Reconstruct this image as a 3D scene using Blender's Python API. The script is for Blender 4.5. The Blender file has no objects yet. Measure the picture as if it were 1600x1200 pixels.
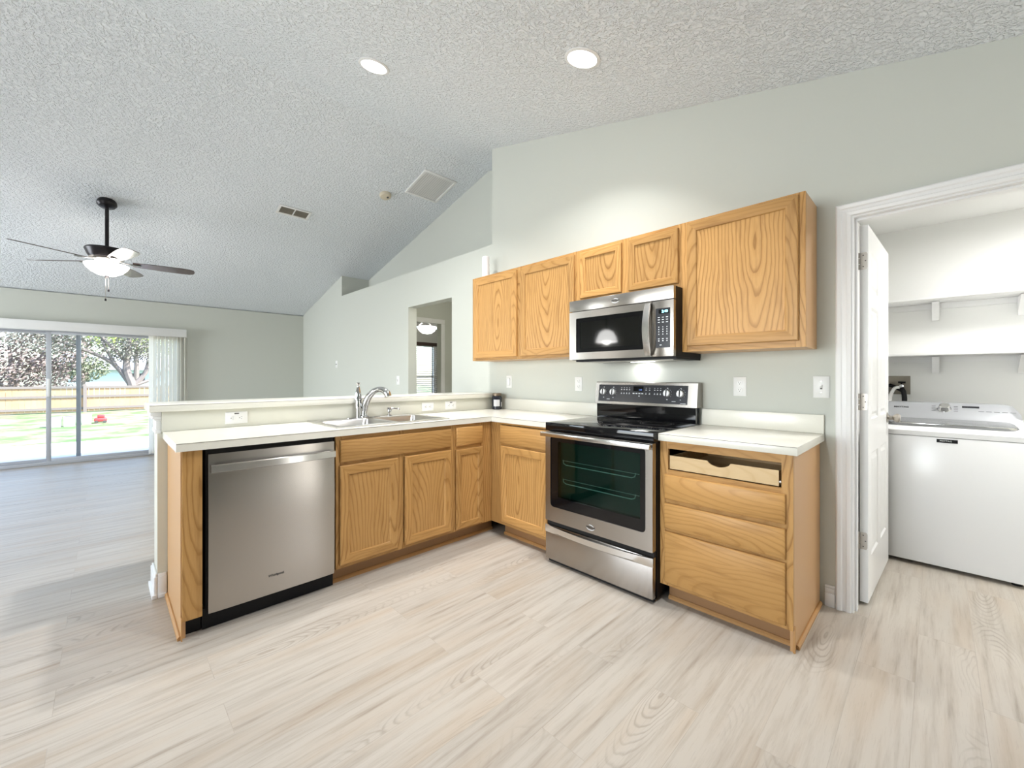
import bpy, bmesh, math, random
from mathutils import Vector, Matrix
random.seed(7)
C = bpy.context.scene.collection
PI = math.pi
R = math.radians

# ------------------------------------------------------------------ camera, sky, lights, exposure
sc = bpy.context.scene
cam = bpy.data.cameras.new('camera')
cam.sensor_width = 36.0
cam.lens = 649.74 / 1600 * 36.0
cam.shift_y = -10.45 / 1600
cam.clip_start = 0.05
cam.clip_end = 300
cam_o = bpy.data.objects.new('camera', cam)
cam_o.location = (-2.7571, -0.4190, 1.2165)
cam_o.rotation_euler = (R(90), 0, -0.7753)
C.objects.link(cam_o)
sc.camera = cam_o

sc.view_settings.view_transform = 'Standard'
sc.view_settings.look = 'None'
sc.view_settings.gamma = 1
sc.view_settings.use_curve_mapping = False
sc.view_settings.exposure = 0.38

world = bpy.data.worlds.new('sky')
sc.world = world
world.use_nodes = True
wn = world.node_tree.nodes
sky = wn.new('ShaderNodeTexSky')
sky.sky_type = 'NISHITA'
sky.sun_disc = False
sky.sun_elevation = R(48)
sky.sun_rotation = R(120)
sky.altitude = 50
sky.air_density = 1.0
sky.dust_density = 1.5
world.node_tree.links.new(sky.outputs[0], wn['Background'].inputs[0])
wn['Background'].inputs[1].default_value = 0.6


def light(name, kind, loc, power, color=(1, 1, 1), rot=(0, 0, 0), size=None, size_y=None, spread=None):
    l = bpy.data.lights.new(name, kind)
    l.energy = power
    l.color = color
    if kind == 'AREA':
        l.shape = 'RECTANGLE' if size_y else 'DISK'
        l.size = size
        if size_y:
            l.size_y = size_y
        if spread:
            l.spread = spread
    elif kind == 'POINT':
        l.shadow_soft_size = size or 0.05
    elif kind == 'SUN':
        l.angle = R(0.6)
    o = bpy.data.objects.new(name, l)
    o.location = loc
    o.rotation_euler = rot
    C.objects.link(o)
    return o


# sun over the back garden (from behind the house, to the right)
light('sun', 'SUN', (0, 0, 20), 11.0, (1.0, 0.95, 0.86), (R(42), 0, R(50)))
# area lamps added in unseen openings of the left and back walls, as daylight
light('added_side_window_light', 'AREA', (-6.42, 1.6, 1.45), 58, (0.95, 0.975, 1.0), (R(90), 0, R(-90)), 3.2, 1.7, R(110))
light('added_living_window_light', 'AREA', (-6.42, 6.75, 1.45), 60, (0.90, 0.95, 1.0), (R(90), 0, R(-90)), 1.7, 1.7, R(110))
light('added_side_door_light', 'AREA', (-0.57, -2.24, 1.12), 7, (1.0, 0.98, 0.96), (R(90), 0, 0), 0.28, 1.9)  # narrow opening and lamp added for a bright streak on the dishwasher

# ------------------------------------------------------------------ materials
def mat(name, color=(0.8, 0.8, 0.8), rough=0.5, metal=0.0, spec=0.5, coat=0.0, emit=None, estr=0.0):
    m = bpy.data.materials.new(name)
    m.use_nodes = True
    b = m.node_tree.nodes['Principled BSDF']
    b.inputs['Base Color'].default_value = (*color, 1)
    b.inputs['Roughness'].default_value = rough
    b.inputs['Metallic'].default_value = metal
    b.inputs['Specular IOR Level'].default_value = spec
    b.inputs['Coat Weight'].default_value = coat
    if emit:
        b.inputs['Emission Color'].default_value = (*emit, 1)
        b.inputs['Emission Strength'].default_value = estr
    return m


class NT:
    def __init__(s, m):
        s.t = m.node_tree
        s.b = s.t.nodes.get('Principled BSDF')

    def n(s, typ, **kw):
        nd = s.t.nodes.new(typ)
        for k, v in kw.items():
            setattr(nd, k, v)
        return nd

    def l(s, a, b):
        s.t.links.new(a, b)

    def math(s, op, a, b=None, c=None):
        nd = s.n('ShaderNodeMath', operation=op)
        for i, v in enumerate((a, b, c)):
            if v is None:
                continue
            if isinstance(v, (int, float)):
                nd.inputs[i].default_value = v
            else:
                s.l(v, nd.inputs[i])
        return nd.outputs[0]

    def noise(s, vec, scale, detail=2.0, rough=0.5, dim='3D'):
        nd = s.n('ShaderNodeTexNoise', noise_dimensions=dim)
        nd.inputs['Scale'].default_value = scale
        nd.inputs['Detail'].default_value = detail
        nd.inputs['Roughness'].default_value = rough
        if vec is not None:
            s.l(vec, nd.inputs['Vector'])
        return nd.outputs['Fac']

    def comb(s, x, y, z):
        nd = s.n('ShaderNodeCombineXYZ')
        for i, v in enumerate((x, y, z)):
            if isinstance(v, (int, float)):
                nd.inputs[i].default_value = v
            else:
                s.l(v, nd.inputs[i])
        return nd.outputs[0]

    def ramp(s, fac, stops):
        nd = s.n('ShaderNodeValToRGB')
        e = nd.color_ramp.elements
        while len(e) < len(stops):
            e.new(0.5)
        for i, (p, c) in enumerate(stops):
            e[i].position = p
            e[i].color = (*c, 1) if len(c) == 3 else c
        s.l(fac, nd.inputs[0])
        return nd.outputs[0]

    def mix(s, fac, a, b, typ='MIX'):
        nd = s.n('ShaderNodeMix', data_type='RGBA', blend_type=typ)
        if isinstance(fac, (int, float)):
            nd.inputs[0].default_value = fac
        else:
            s.l(fac, nd.inputs[0])
        for k, v in ((6, a), (7, b)):
            if isinstance(v, tuple):
                nd.inputs[k].default_value = (*v, 1)
            else:
                s.l(v, nd.inputs[k])
        return nd.outputs[2]

    def bump(s, h, strength, dist):
        nd = s.n('ShaderNodeBump')
        nd.inputs['Strength'].default_value = strength
        nd.inputs['Distance'].default_value = dist
        s.l(h, nd.inputs['Height'])
        s.l(nd.outputs[0], s.b.inputs['Normal'])

    def obj(s):
        return s.n('ShaderNodeTexCoord').outputs['Object']


def oak(name, axis, light_c, mid_c, dark_c, ringk=1.0):
    m = mat(name, mid_c, 0.36, spec=0.25)
    t = NT(m)
    sep = t.n('ShaderNodeSeparateXYZ')
    t.l(t.obj(), sep.inputs[0])
    x, y, z = sep.outputs
    rnd = t.n('ShaderNodeObjectInfo').outputs['Random']
    if axis == 'Z':
        al, ac = z, t.math('ADD', x, y)
    elif axis == 'X':
        al, ac = x, t.math('ADD', z, y)
    else:
        al, ac = y, t.math('ADD', z, x)
    al = t.math('MULTIPLY_ADD', rnd, 7.3, al)
    ac = t.math('MULTIPLY_ADD', rnd, 31.7, ac)
    low = t.noise(t.comb(t.math('MULTIPLY', ac, 5.0), t.math('MULTIPLY', al, 2.2), 0.0), 1.0, 2.0)
    low = t.math('SUBTRACT', low, 0.5)
    mid = t.math('SUBTRACT', t.noise(t.comb(t.math('MULTIPLY', ac, 30.0), t.math('MULTIPLY', al, 9.0), 3.0), 1.0, 2.0), 0.5)
    u = t.math('PINGPONG', t.math('MULTIPLY_ADD', low, 0.07, ac), 0.19)
    w = t.math('MULTIPLY', t.math('SUBTRACT', t.math('PINGPONG', al, 1.4), 0.55), 0.17)
    w = t.math('MULTIPLY_ADD', low, 0.05, w)
    r = t.math('SQRT', t.math('ADD', t.math('ADD', t.math('MULTIPLY', u, u), t.math('MULTIPLY', w, w)), 0.0003))
    r = t.math('MULTIPLY_ADD', mid, 0.006, r)
    ring = t.math('FRACT', t.math('MULTIPLY', r, 52.0))
    fib = t.noise(t.comb(t.math('MULTIPLY', ac, 420.0), t.math('MULTIPLY', al, 11.0), 0.0), 1.0, 2.0)
    patch = t.noise(t.comb(t.math('MULTIPLY', ac, 9.0), t.math('MULTIPLY', al, 1.6), 5.0), 1.0, 2.0)
    col = t.ramp(ring, [(0.0, mid_c), (0.30, light_c), (0.66, light_c), (0.90, dark_c), (0.96, dark_c), (1.0, mid_c)])
    col = t.mix(t.math('MULTIPLY', t.math('GREATER_THAN', fib, 0.60), 0.30), col, dark_c)
    col = t.mix(t.math('MULTIPLY_ADD', patch, 0.7, t.math('MULTIPLY', t.math('FRACT', t.math('MULTIPLY', rnd, 13.7)), 0.22)), col, mid_c)
    if ringk < 1:
        col = t.mix(1.0 - ringk, col, mid_c)
    streak = t.noise(t.comb(t.math('MULTIPLY', ac, 26.0), t.math('MULTIPLY', al, 2.6), 9.0), 1.0, 3.0, 0.6)
    col = t.mix(t.math('MULTIPLY', t.ramp(streak, [(0.52, (0, 0, 0)), (0.72, (1, 1, 1))]), 0.45), col, dark_c)
    hue = t.math('MULTIPLY_ADD', rnd, 0.22, 0.89)
    col = t.mix(1.0, col, t.comb(hue, hue, hue), 'MULTIPLY')
    t.l(col, t.b.inputs['Base Color'])
    t.bump(fib, 0.06, 0.001)
    return m


OL, OM, OD = (0.55, 0.318, 0.118), (0.47, 0.255, 0.083), (0.24, 0.110, 0.031)
M = {}
M['oak_v'] = oak('oak_upright_grain', 'Z', OL, OM, OD)
M['oak_h'] = oak('oak_level_grain', 'X', OL, OM, OD, 0.5)
M['oak_side'] = mat('oak_veneer_side', (0.54, 0.315, 0.14), 0.36)
M['birch'] = oak('pale_drawer_wood', 'X', (0.74, 0.55, 0.31), (0.70, 0.51, 0.28), (0.62, 0.42, 0.21))
M['oak_dark'] = mat('stained_toe_kick', (0.17, 0.075, 0.025), 0.5)
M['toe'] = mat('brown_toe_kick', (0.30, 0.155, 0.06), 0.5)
M['shoe'] = mat('oak_shoe_moulding', (0.47, 0.25, 0.09), 0.4)
M['wall'] = mat('greige_wall_paint', (0.585, 0.60, 0.545), 0.6, spec=0.25)
t = NT(M['wall'])
t.bump(t.noise(t.obj(), 260, 2), 0.05, 0.002)
M['wall_white'] = mat('white_laundry_paint', (0.82, 0.82, 0.80), 0.6, spec=0.25)
M['ceiling'] = mat('knockdown_ceiling', (0.82, 0.855, 0.885), 0.85, spec=0.1)
t = NT(M['ceiling'])
nz = t.noise(t.obj(), 42, 3.0, 0.6)
vor = t.n('ShaderNodeTexVoronoi')
vor.inputs['Scale'].default_value = 55
t.l(t.obj(), vor.inputs['Vector'])
h = t.ramp(nz, [(0.42, (0, 0, 0)), (0.56, (1, 1, 1))])
h2 = t.math('MULTIPLY_ADD', vor.outputs['Distance'], 0.4, h)
t.bump(h2, 0.75, 0.012)
M['trim'] = mat('white_trim_paint', (0.80, 0.80, 0.79), 0.32)
M['door'] = mat('white_door_paint', (0.83, 0.83, 0.82), 0.3)
M['bar_paint'] = mat('cream_bar_paint', (0.66, 0.65, 0.56), 0.45)
M['laminate'] = mat('off_white_laminate', (0.76, 0.745, 0.66), 0.24)
t = NT(M['laminate'])
t.l(t.mix(t.noise(t.obj(), 300, 2), (0.78, 0.765, 0.69), (0.72, 0.70, 0.61)), t.b.inputs['Base Color'])
M['seam'] = mat('dark_laminate_seam', (0.16, 0.14, 0.11), 0.6)


def steel(name, col, rough, axis):
    m = mat(name, col, rough, 1.0)
    t = NT(m)
    sep = t.n('ShaderNodeSeparateXYZ')
    t.l(t.obj(), sep.inputs[0])
    x, y, z = sep.outputs
    if axis == 'H':
        v = t.comb(t.math('MULTIPLY', t.math('ADD', x, y), 6.0), 0.0, t.math('MULTIPLY', z, 900.0))
    else:
        v = t.comb(t.math('MULTIPLY', x, 900.0), t.math('MULTIPLY', y, 900.0), t.math('MULTIPLY', z, 6.0))
    n = t.noise(v, 1.0, 2.0)
    t.b.inputs['Anisotropic'].default_value = 0.8
    t.b.inputs['Anisotropic Rotation'].default_value = 0.25
    tg = t.n('ShaderNodeTangent', direction_type='RADIAL', axis='Z')
    t.l(tg.outputs[0], t.b.inputs['Tangent'])
    return m


M['steel'] = steel('brushed_stainless', (0.42, 0.392, 0.36), 0.27, 'H')
M['steel_bright'] = steel('bright_stainless', (0.72, 0.71, 0.69), 0.2, 'H')
M['sink_steel'] = steel('satin_sink_steel', (0.62, 0.61, 0.59), 0.28, 'H')
M['chrome'] = mat('polished_chrome', (0.62, 0.62, 0.62), 0.08, 1.0)
M['nickel'] = mat('satin_nickel', (0.42, 0.39, 0.35), 0.32, 1.0)
M['blackgloss'] = mat('black_glass', (0.004, 0.004, 0.005), 0.05, spec=0.4)
M['black'] = mat('black_plastic', (0.005, 0.005, 0.006), 0.5, spec=0.25)
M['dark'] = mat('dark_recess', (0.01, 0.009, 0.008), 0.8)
M['panel_black'] = mat('control_panel_black', (0.016, 0.017, 0.022), 0.22)
M['print'] = mat('pale_printing', (0.72, 0.74, 0.76), 0.5)
M['print_dark'] = mat('dark_printing', (0.03, 0.03, 0.03), 0.4)
M['knob_white'] = mat('pale_knob_metal', (0.78, 0.78, 0.77), 0.3, 0.4)
M['plastic'] = mat('white_plastic', (0.82, 0.82, 0.80), 0.35)
M['slot'] = mat('dark_slot', (0.08, 0.075, 0.07), 0.6)
M['ivory'] = mat('aged_ivory_plastic', (0.64, 0.57, 0.44), 0.45)
M['vent_tan'] = mat('tan_vent_metal', (0.30, 0.27, 0.22), 0.5)
M['washer'] = mat('white_enamel', (0.80, 0.80, 0.80), 0.22)
M['washer_top'] = mat('grey_washer_console', (0.40, 0.41, 0.43), 0.3, 0.3)
M['washer_lid'] = mat('smoky_washer_lid', (0.20, 0.205, 0.205), 0.15, 0.2)
M['fan_dark'] = mat('dark_bronze', (0.016, 0.014, 0.016), 0.32, 0.5)
M['blade'] = mat('glossy_walnut_blade', (0.10, 0.078, 0.075), 0.22, spec=0.7)
M['bowl'] = mat('lit_frosted_glass', (0.9, 0.88, 0.84), 0.4, emit=(1, 0.96, 0.92), estr=3.0)
M['lamp_on'] = mat('lit_lamp_diffuser', (0.9, 0.9, 0.9), 0.4, emit=(1, 0.98, 0.95), estr=9.0)
M['digit'] = mat('lit_display_digits', (0.2, 0.7, 0.8), 0.4, emit=(0.35, 0.85, 1.0), estr=2.2)
M['digit_dim'] = mat('dim_display_digits', (0.1, 0.2, 0.6), 0.4, emit=(0.25, 0.4, 0.9), estr=0.5)
M['rack'] = mat('oven_rack_wire', (0.85, 0.85, 0.83), 0.35, 0.6)
M['oven_in'] = mat('oven_enamel', (0.013, 0.038, 0.031), 0.35)
M['vane'] = mat('white_vertical_vane', (0.80, 0.82, 0.84), 0.5)
t = NT(M['vane'])
tl = t.n('ShaderNodeBsdfTranslucent')
tl.inputs[0].default_value = (0.95, 0.93, 0.88, 1)
mxs = t.n('ShaderNodeMixShader')
mxs.inputs[0].default_value = 0.82
t.l(t.b.outputs[0], mxs.inputs[1])
t.l(tl.outputs[0], mxs.inputs[2])
t.l(mxs.outputs[0], t.t.nodes['Material Output'].inputs[0])
M['alu'] = mat('grey_aluminium_frame', (0.52, 0.54, 0.58), 0.4, 0.3)
M['blind'] = mat('white_slat', (0.82, 0.81, 0.80), 0.5)
M['headrail'] = mat('dark_headrail', (0.06, 0.035, 0.025), 0.5)
M['jar_dark'] = mat('dark_jar_contents', (0.02, 0.022, 0.03), 0.08)
M['jar_label'] = mat('pale_jar_label', (0.62, 0.62, 0.63), 0.5)
M['jar_lid'] = mat('bronze_jar_lid', (0.22, 0.17, 0.12), 0.35, 0.7)
M['candle'] = mat('white_wax', (0.86, 0.85, 0.86), 0.5)
M['concrete'] = mat('pale_concrete', (0.70, 0.68, 0.64), 0.85)
M['bark'] = mat('grey_bark', (0.22, 0.19, 0.18), 0.9)
M['pot'] = mat('white_planter', (0.50, 0.48, 0.56), 0.6)
M['redtoy'] = mat('red_plastic', (0.62, 0.06, 0.07), 0.5)
M['siding'] = mat('pale_blue_siding', (0.55, 0.70, 0.80), 0.8)
M['roof'] = mat('grey_roof', (0.35, 0.36, 0.40), 0.9)


def glass_mat(name, tint, refl, rough=0.0):
    m = bpy.data.materials.new(name)
    m.use_nodes = True
    nt = m.node_tree
    nt.nodes.remove(nt.nodes['Principled BSDF'])
    out = nt.nodes['Material Output']
    tr = nt.nodes.new('ShaderNodeBsdfTransparent')
    tr.inputs[0].default_value = (*tint, 1)
    gl = nt.nodes.new('ShaderNodeBsdfGlossy')
    gl.inputs['Roughness'].default_value = rough
    fr = nt.nodes.new('ShaderNodeFresnel')
    fr.inputs[0].default_value = refl
    mx = nt.nodes.new('ShaderNodeMixShader')
    nt.links.new(fr.outputs[0], mx.inputs[0])
    nt.links.new(tr.outputs[0], mx.inputs[1])
    nt.links.new(gl.outputs[0], mx.inputs[2])
    nt.links.new(mx.outputs[0], out.inputs[0])
    return m


M['pane'] = glass_mat('window_glass', (0.95, 0.97, 0.98), 1.35)
M['oven_glass'] = glass_mat('tinted_oven_glass', (0.50, 0.66, 0.62), 1.35)
M['micro_glass'] = glass_mat('tinted_microwave_glass', (0.12, 0.13, 0.14), 1.7, 0.05)
M['jar_glass'] = glass_mat('clear_jar_glass', (0.85, 0.86, 0.88), 1.45)

# plank floor, planks running along X
m = M['floor'] = mat('vinyl_plank_floor', (0.5, 0.45, 0.38), 0.40, spec=0.36)
t = NT(m)
co = t.obj()
br = t.n('ShaderNodeTexBrick')
br.offset = 0.37
br.inputs['Color1'].default_value = (0, 0, 0, 1)
br.inputs['Color2'].default_value = (1, 1, 1, 1)
br.inputs['Mortar'].default_value = (0.5, 0.5, 0.5, 1)
br.inputs['Scale'].default_value = 1.0
br.inputs['Mortar Size'].default_value = 0.0011
br.inputs['Mortar Smooth'].default_value = 0.3
br.inputs['Brick Width'].default_value = 1.22
br.inputs['Row Height'].default_value = 0.18
t.l(co, br.inputs['Vector'])
bw = t.n('ShaderNodeRGBToBW')
t.l(br.outputs['Color'], bw.inputs[0])
pv = bw.outputs[0]
sep = t.n('ShaderNodeSeparateXYZ')
t.l(co, sep.inputs[0])
x, y, z = sep.outputs
al = t.math('MULTIPLY_ADD', pv, 9.7, x)
ac = t.math('MULTIPLY_ADD', pv, 23.1, y)
low = t.math('SUBTRACT', t.noise(t.comb(t.math('MULTIPLY', al, 1.8), t.math('MULTIPLY', ac, 6.0), 0.0), 1.0, 2.0), 0.5)
mid = t.math('SUBTRACT', t.noise(t.comb(t.math('MULTIPLY', al, 7.0), t.math('MULTIPLY', ac, 36.0), 0.0), 1.0, 2.0), 0.5)
u = t.math('PINGPONG', t.math('MULTIPLY_ADD', low, 0.09, ac), 0.21)
w = t.math('MULTIPLY', t.math('SUBTRACT', t.math('PINGPONG', al, 1.3), 0.5), 0.20)
r = t.math('SQRT', t.math('ADD', t.math('ADD', t.math('MULTIPLY', u, u), t.math('MULTIPLY', w, w)), 0.0003))
r = t.math('MULTIPLY_ADD', mid, 0.008, r)
ring = t.math('FRACT', t.math('MULTIPLY', r, 105.0))
grain = t.noise(t.comb(t.math('MULTIPLY', al, 1.9), t.math('MULTIPLY', ac, 30.0), 2.0), 1.0, 4.0, 0.62)
fib = t.noise(t.comb(t.math('MULTIPLY', al, 12.0), t.math('MULTIPLY', ac, 240.0), 2.0), 1.0, 2.0)
FL, FM, FD = (0.480, 0.437, 0.378), (0.415, 0.368, 0.310), (0.255, 0.212, 0.170)
patch = t.noise(t.comb(t.math('MULTIPLY', al, 1.3), t.math('MULTIPLY', ac, 3.0), 8.0), 1.0, 2.0)
pm = t.ramp(patch, [(0.50, (0, 0, 0)), (0.60, (1, 1, 1))])
band = t.ramp(t.math('MULTIPLY', u, 10.0), [(0.30, (1, 1, 1)), (0.75, (0, 0, 0))])
c = t.ramp(grain, [(0.22, FD), (0.40, FM), (0.55, FL), (1.0, FL)])
warm = t.noise(t.comb(t.math('MULTIPLY', al, 0.9), t.math('MULTIPLY', ac, 8.0), 15.0), 1.0, 2.0)
c = t.mix(t.math('MULTIPLY', t.ramp(warm, [(0.5, (0, 0, 0)), (0.7, (1, 1, 1))]), 0.45), c, (0.44, 0.345, 0.25))
line = t.ramp(ring, [(0.0, (0, 0, 0)), (0.55, (0, 0, 0)), (0.85, (1, 1, 1)), (1.0, (0.2, 0.2, 0.2))])
c = t.mix(t.math('MULTIPLY', t.math('MULTIPLY', pm, band), t.math('MULTIPLY', line, 0.55)), c, FD)
c = t.mix(t.math('MULTIPLY', t.math('GREATER_THAN', fib, 0.64), 0.16), c, FD)
tone = t.math('MULTIPLY_ADD', pv, 0.10, 0.94)
c = t.mix(1.0, c, t.comb(tone, tone, tone), 'MULTIPLY')
c = t.mix(t.math('MULTIPLY', br.outputs['Fac'], 0.22), c, (0.20, 0.16, 0.13))
t.l(c, t.b.inputs['Base Color'])
t.bump(t.math('MULTIPLY_ADD', br.outputs['Fac'], -1.0, t.math('MULTIPLY', fib, 0.25)), 0.12, 0.002)

m = M['grass'] = mat('dry_lawn', (0.3, 0.33, 0.14), 0.95)
t = NT(m)
t.l(t.mix(t.ramp(t.noise(t.obj(), 1.4, 6, 0.7), [(0.42, (0, 0, 0)), (0.58, (1, 1, 1))]), (0.30, 0.26, 0.19), (0.11, 0.20, 0.06)), t.b.inputs['Base Color'])
m = M['fence'] = mat('weathered_fence_boards', (0.5, 0.33, 0.16), 0.85)
t = NT(m)
t.l(t.mix(t.noise(t.obj(), 2.2, 4, 0.6), (0.52, 0.31, 0.13), (0.45, 0.33, 0.25)), t.b.inputs['Base Color'])
m = M['leaf'] = mat('grey_green_leaves', (0.2, 0.22, 0.16), 0.8)
t = NT(m)
t.l(t.mix(t.n('ShaderNodeObjectInfo').outputs['Random'], (0.20, 0.19, 0.17), (0.24, 0.30, 0.16)), t.b.inputs['Base Color'])
M['leaf_lit'] = mat('sunlit_yellow_green_leaves', (0.34, 0.42, 0.12), 0.8)  # sunlight put into the colour: lighter and yellower than the other leaves
M['leaf_brown'] = mat('brown_winter_leaves', (0.24, 0.19, 0.18), 0.85)

# ------------------------------------------------------------------ mesh builder
class MB:
    def __init__(s):
        s.bm = bmesh.new()

    def _faces(s, vs, fs, mi=0):
        v = [s.bm.verts.new(p) for p in vs]
        out = []
        for f in fs:
            try:
                fc = s.bm.faces.new([v[i] for i in f])
                fc.material_index = mi
                out.append(fc)
            except ValueError:
                pass
        return v, out

    def box(s, x0, x1, y0, y1, z0, z1, bev=0.0, mi=0, seg=2):
        if x0 > x1: x0, x1 = x1, x0
        if y0 > y1: y0, y1 = y1, y0
        if z0 > z1: z0, z1 = z1, z0
        vs = [(x0, y0, z0), (x1, y0, z0), (x1, y1, z0), (x0, y1, z0), (x0, y0, z1), (x1, y0, z1), (x1, y1, z1), (x0, y1, z1)]
        fs = [(3, 2, 1, 0), (4, 5, 6, 7), (0, 1, 5, 4), (1, 2, 6, 5), (2, 3, 7, 6), (3, 0, 4, 7)]
        v, f = s._faces(vs, fs, mi)
        if bev > 0:
            es = list({e for fc in f for e in fc.edges})
            bmesh.ops.bevel(s.bm, geom=es, offset=bev, segments=seg, profile=0.5, affect='EDGES', material=-1)
        return s

    def ring(s, x0, x1, z0, z1, prof, cap=None, back=True, mv=0, mh=0, mc=0):
        """rectangular rings in the local XZ plane: prof = [(inset, y)...]; side faces take mv, top/bottom mh"""
        def rc(i, y):
            return [(x0 + i, y, z0 + i), (x1 - i, y, z0 + i), (x1 - i, y, z1 - i), (x0 + i, y, z1 - i)]
        rows = [[s.bm.verts.new(p) for p in rc(i, y)] for i, y in prof]
        for a, b in zip(rows, rows[1:]):
            for k in range(4):
                f = s.bm.faces.new((a[k], a[(k + 1) % 4], b[(k + 1) % 4], b[k]))
                f.material_index = mh if k in (0, 2) else mv
        if cap:
            f = s.bm.faces.new(rows[-1])
            f.material_index = mc
        if back:
            f = s.bm.faces.new(rows[0][::-1])
            f.material_index = mc
        return s

    def tube(s, pts, rad, seg=10, cap=True, mi=0, flat=None):
        pts = [Vector(p) for p in pts]
        n = len(pts)
        rs = rad if isinstance(rad, (list, tuple)) else [rad] * n
        rows = []
        up = Vector((0, 0, 1))
        prev = None
        for i, p in enumerate(pts):
            d = (pts[min(i + 1, n - 1)] - pts[max(i - 1, 0)]).normalized()
            if prev is None:
                a = d.cross(up)
                if a.length < 0.05:
                    a = d.cross(Vector((1, 0, 0)))
            else:
                a = prev - d * prev.dot(d)
            a.normalize()
            prev = a
            b = d.cross(a)
            rows.append([s.bm.verts.new(p + (a * math.cos(2 * PI * k / seg) + b * math.sin(2 * PI * k / seg) * (flat or 1)) * rs[i]) for k in range(seg)])
        for ra, rb in zip(rows, rows[1:]):
            for k in range(seg):
                f = s.bm.faces.new((ra[k], ra[(k + 1) % seg], rb[(k + 1) % seg], rb[k]))
                f.material_index = mi
        if cap:
            s.bm.faces.new(rows[0][::-1]).material_index = mi
            s.bm.faces.new(rows[-1]).material_index = mi
        return s

    def lathe(s, prof, c=(0, 0, 0), seg=24, axis='Z', mi=0):
        """prof = [(radius, height)...]"""
        def P(r, h, a):
            x, y = r * math.cos(a), r * math.sin(a)
            if axis == 'Z':
                q = (x, y, h)
            elif axis == 'Y':
                q = (x, -h, y)       # height grows towards -Y
            else:
                q = (h, x, y)
            return (q[0] + c[0], q[1] + c[1], q[2] + c[2])
        rows = []
        for r, h in prof:
            if r < 1e-5:
                rows.append([s.bm.verts.new(P(0, h, 0))])
            else:
                rows.append([s.bm.verts.new(P(r, h, 2 * PI * k / seg)) for k in range(seg)])
        for a, b in zip(rows, rows[1:]):
            for k in range(seg):
                k2 = (k + 1) % seg
                if len(a) == 1 and len(b) == 1:
                    continue
                if len(a) == 1:
                    vs = (a[0], b[k2], b[k])
                elif len(b) == 1:
                    vs = (a[k], a[k2], b[0])
                else:
                    vs = (a[k], a[k2], b[k2], b[k])
                try:
                    s.bm.faces.new(vs).material_index = mi
                except ValueError:
                    pass
        for rw in (rows[0], rows[-1]):
            if len(rw) > 2:
                try:
                    s.bm.faces.new(rw).material_index = mi
                except ValueError:
                    pass
        return s

    def prism(s, poly, axis, lo, hi, mi=0):
        """poly in the other two axes (in xyz order), extruded along axis"""
        def P(a, b, h):
            return {'X': (h, a, b), 'Y': (a, h, b), 'Z': (a, b, h)}[axis]
        n = len(poly)
        va = [s.bm.verts.new(P(a, b, lo)) for a, b in poly]
        vb = [s.bm.verts.new(P(a, b, hi)) for a, b in poly]
        for k in range(n):
            s.bm.faces.new((va[k], va[(k + 1) % n], vb[(k + 1) % n], vb[k])).material_index = mi
        s.bm.faces.new(va[::-1]).material_index = mi
        s.bm.faces.new(vb).material_index = mi
        return s

    def quad(s, *ps, mi=0):
        s.bm.faces.new([s.bm.verts.new(p) for p in ps]).material_index = mi
        return s

    def build(s, name, mats, parent=None, label=None, smooth=True, ang=38):
        bmesh.ops.recalc_face_normals(s.bm, faces=s.bm.faces[:])
        me = bpy.data.meshes.new(name)
        s.bm.to_mesh(me)
        s.bm.free()
        for mm in (mats if isinstance(mats, (list, tuple)) else [mats]):
            me.materials.append(M[mm] if isinstance(mm, str) else mm)
        if smooth:
            for p in me.polygons:
                p.use_smooth = True
            me.set_sharp_from_angle(angle=R(ang))
        o = bpy.data.objects.new(name, me)
        C.objects.link(o)
        if parent:
            o.parent = parent
        if label:
            o['label'] = label
        return o


def thing(name, label, cat, loc=(0, 0, 0), rotz=0.0, group=None, rot=None):
    o = bpy.data.objects.new(name, None)
    o.empty_display_size = 0.1
    C.objects.link(o)
    o.location = loc
    o.rotation_euler = rot if rot else (0, 0, rotz)
    o['label'] = label
    o['category'] = cat
    if group:
        o['group'] = group
    return o


def tag(o, label, cat, group=None):
    o['label'] = label
    o['category'] = cat
    if group:
        o['group'] = group
    return o


def struct(o, label=None, cat=None):
    o['kind'] = 'structure'
    if label:
        o['label'] = label
    if cat:
        o['category'] = cat
    return o


def box(name, x0, x1, y0, y1, z0, z1, m, parent=None, bev=0.0, label=None):
    return MB().box(x0, x1, y0, y1, z0, z1, bev).build(name, m, parent, label)


def text(name, body, size, m, parent, loc, rot, depth=0.0004, bold=0.0):
    cu = bpy.data.curves.new(name, 'FONT')
    cu.body = body
    cu.size = size
    cu.extrude = depth
    cu.offset = bold
    cu.align_x = 'CENTER'
    cu.align_y = 'CENTER'
    cu.resolution_u = 3
    tmp = bpy.data.objects.new(name, cu)
    C.objects.link(tmp)
    bpy.context.view_layer.update()
    me = bpy.data.meshes.new_from_object(tmp.evaluated_get(bpy.context.evaluated_depsgraph_get()))
    bpy.data.objects.remove(tmp)
    me.materials.clear()
    me.materials.append(M[m])
    o = bpy.data.objects.new(name, me)
    C.objects.link(o)
    o.parent = parent
    o.location = loc
    o.rotation_euler = rot
    return o


FRONT = (R(90), 0, 0)      # text lying on a face that looks towards local -Y
WALLROT = -PI / 2          # local -Y -> world -X (things along the range wall)

# ------------------------------------------------------------------ setting: shell
SN, SF = 0.249, 0.2475
def zn(y): return 3.489 + SN * (y - 2.677)
def zf(y): return 2.867 - SF * (y - 6.351)
YR = (2.867 + SF * 6.351 - 3.489 + SN * 2.677) / (SN + SF)
ZR = zn(YR)
YF = 8.18        # far wall
YB = -2.2        # wall behind the camera
XL = -6.4        # left wall
LEDGE = 2.54

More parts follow.
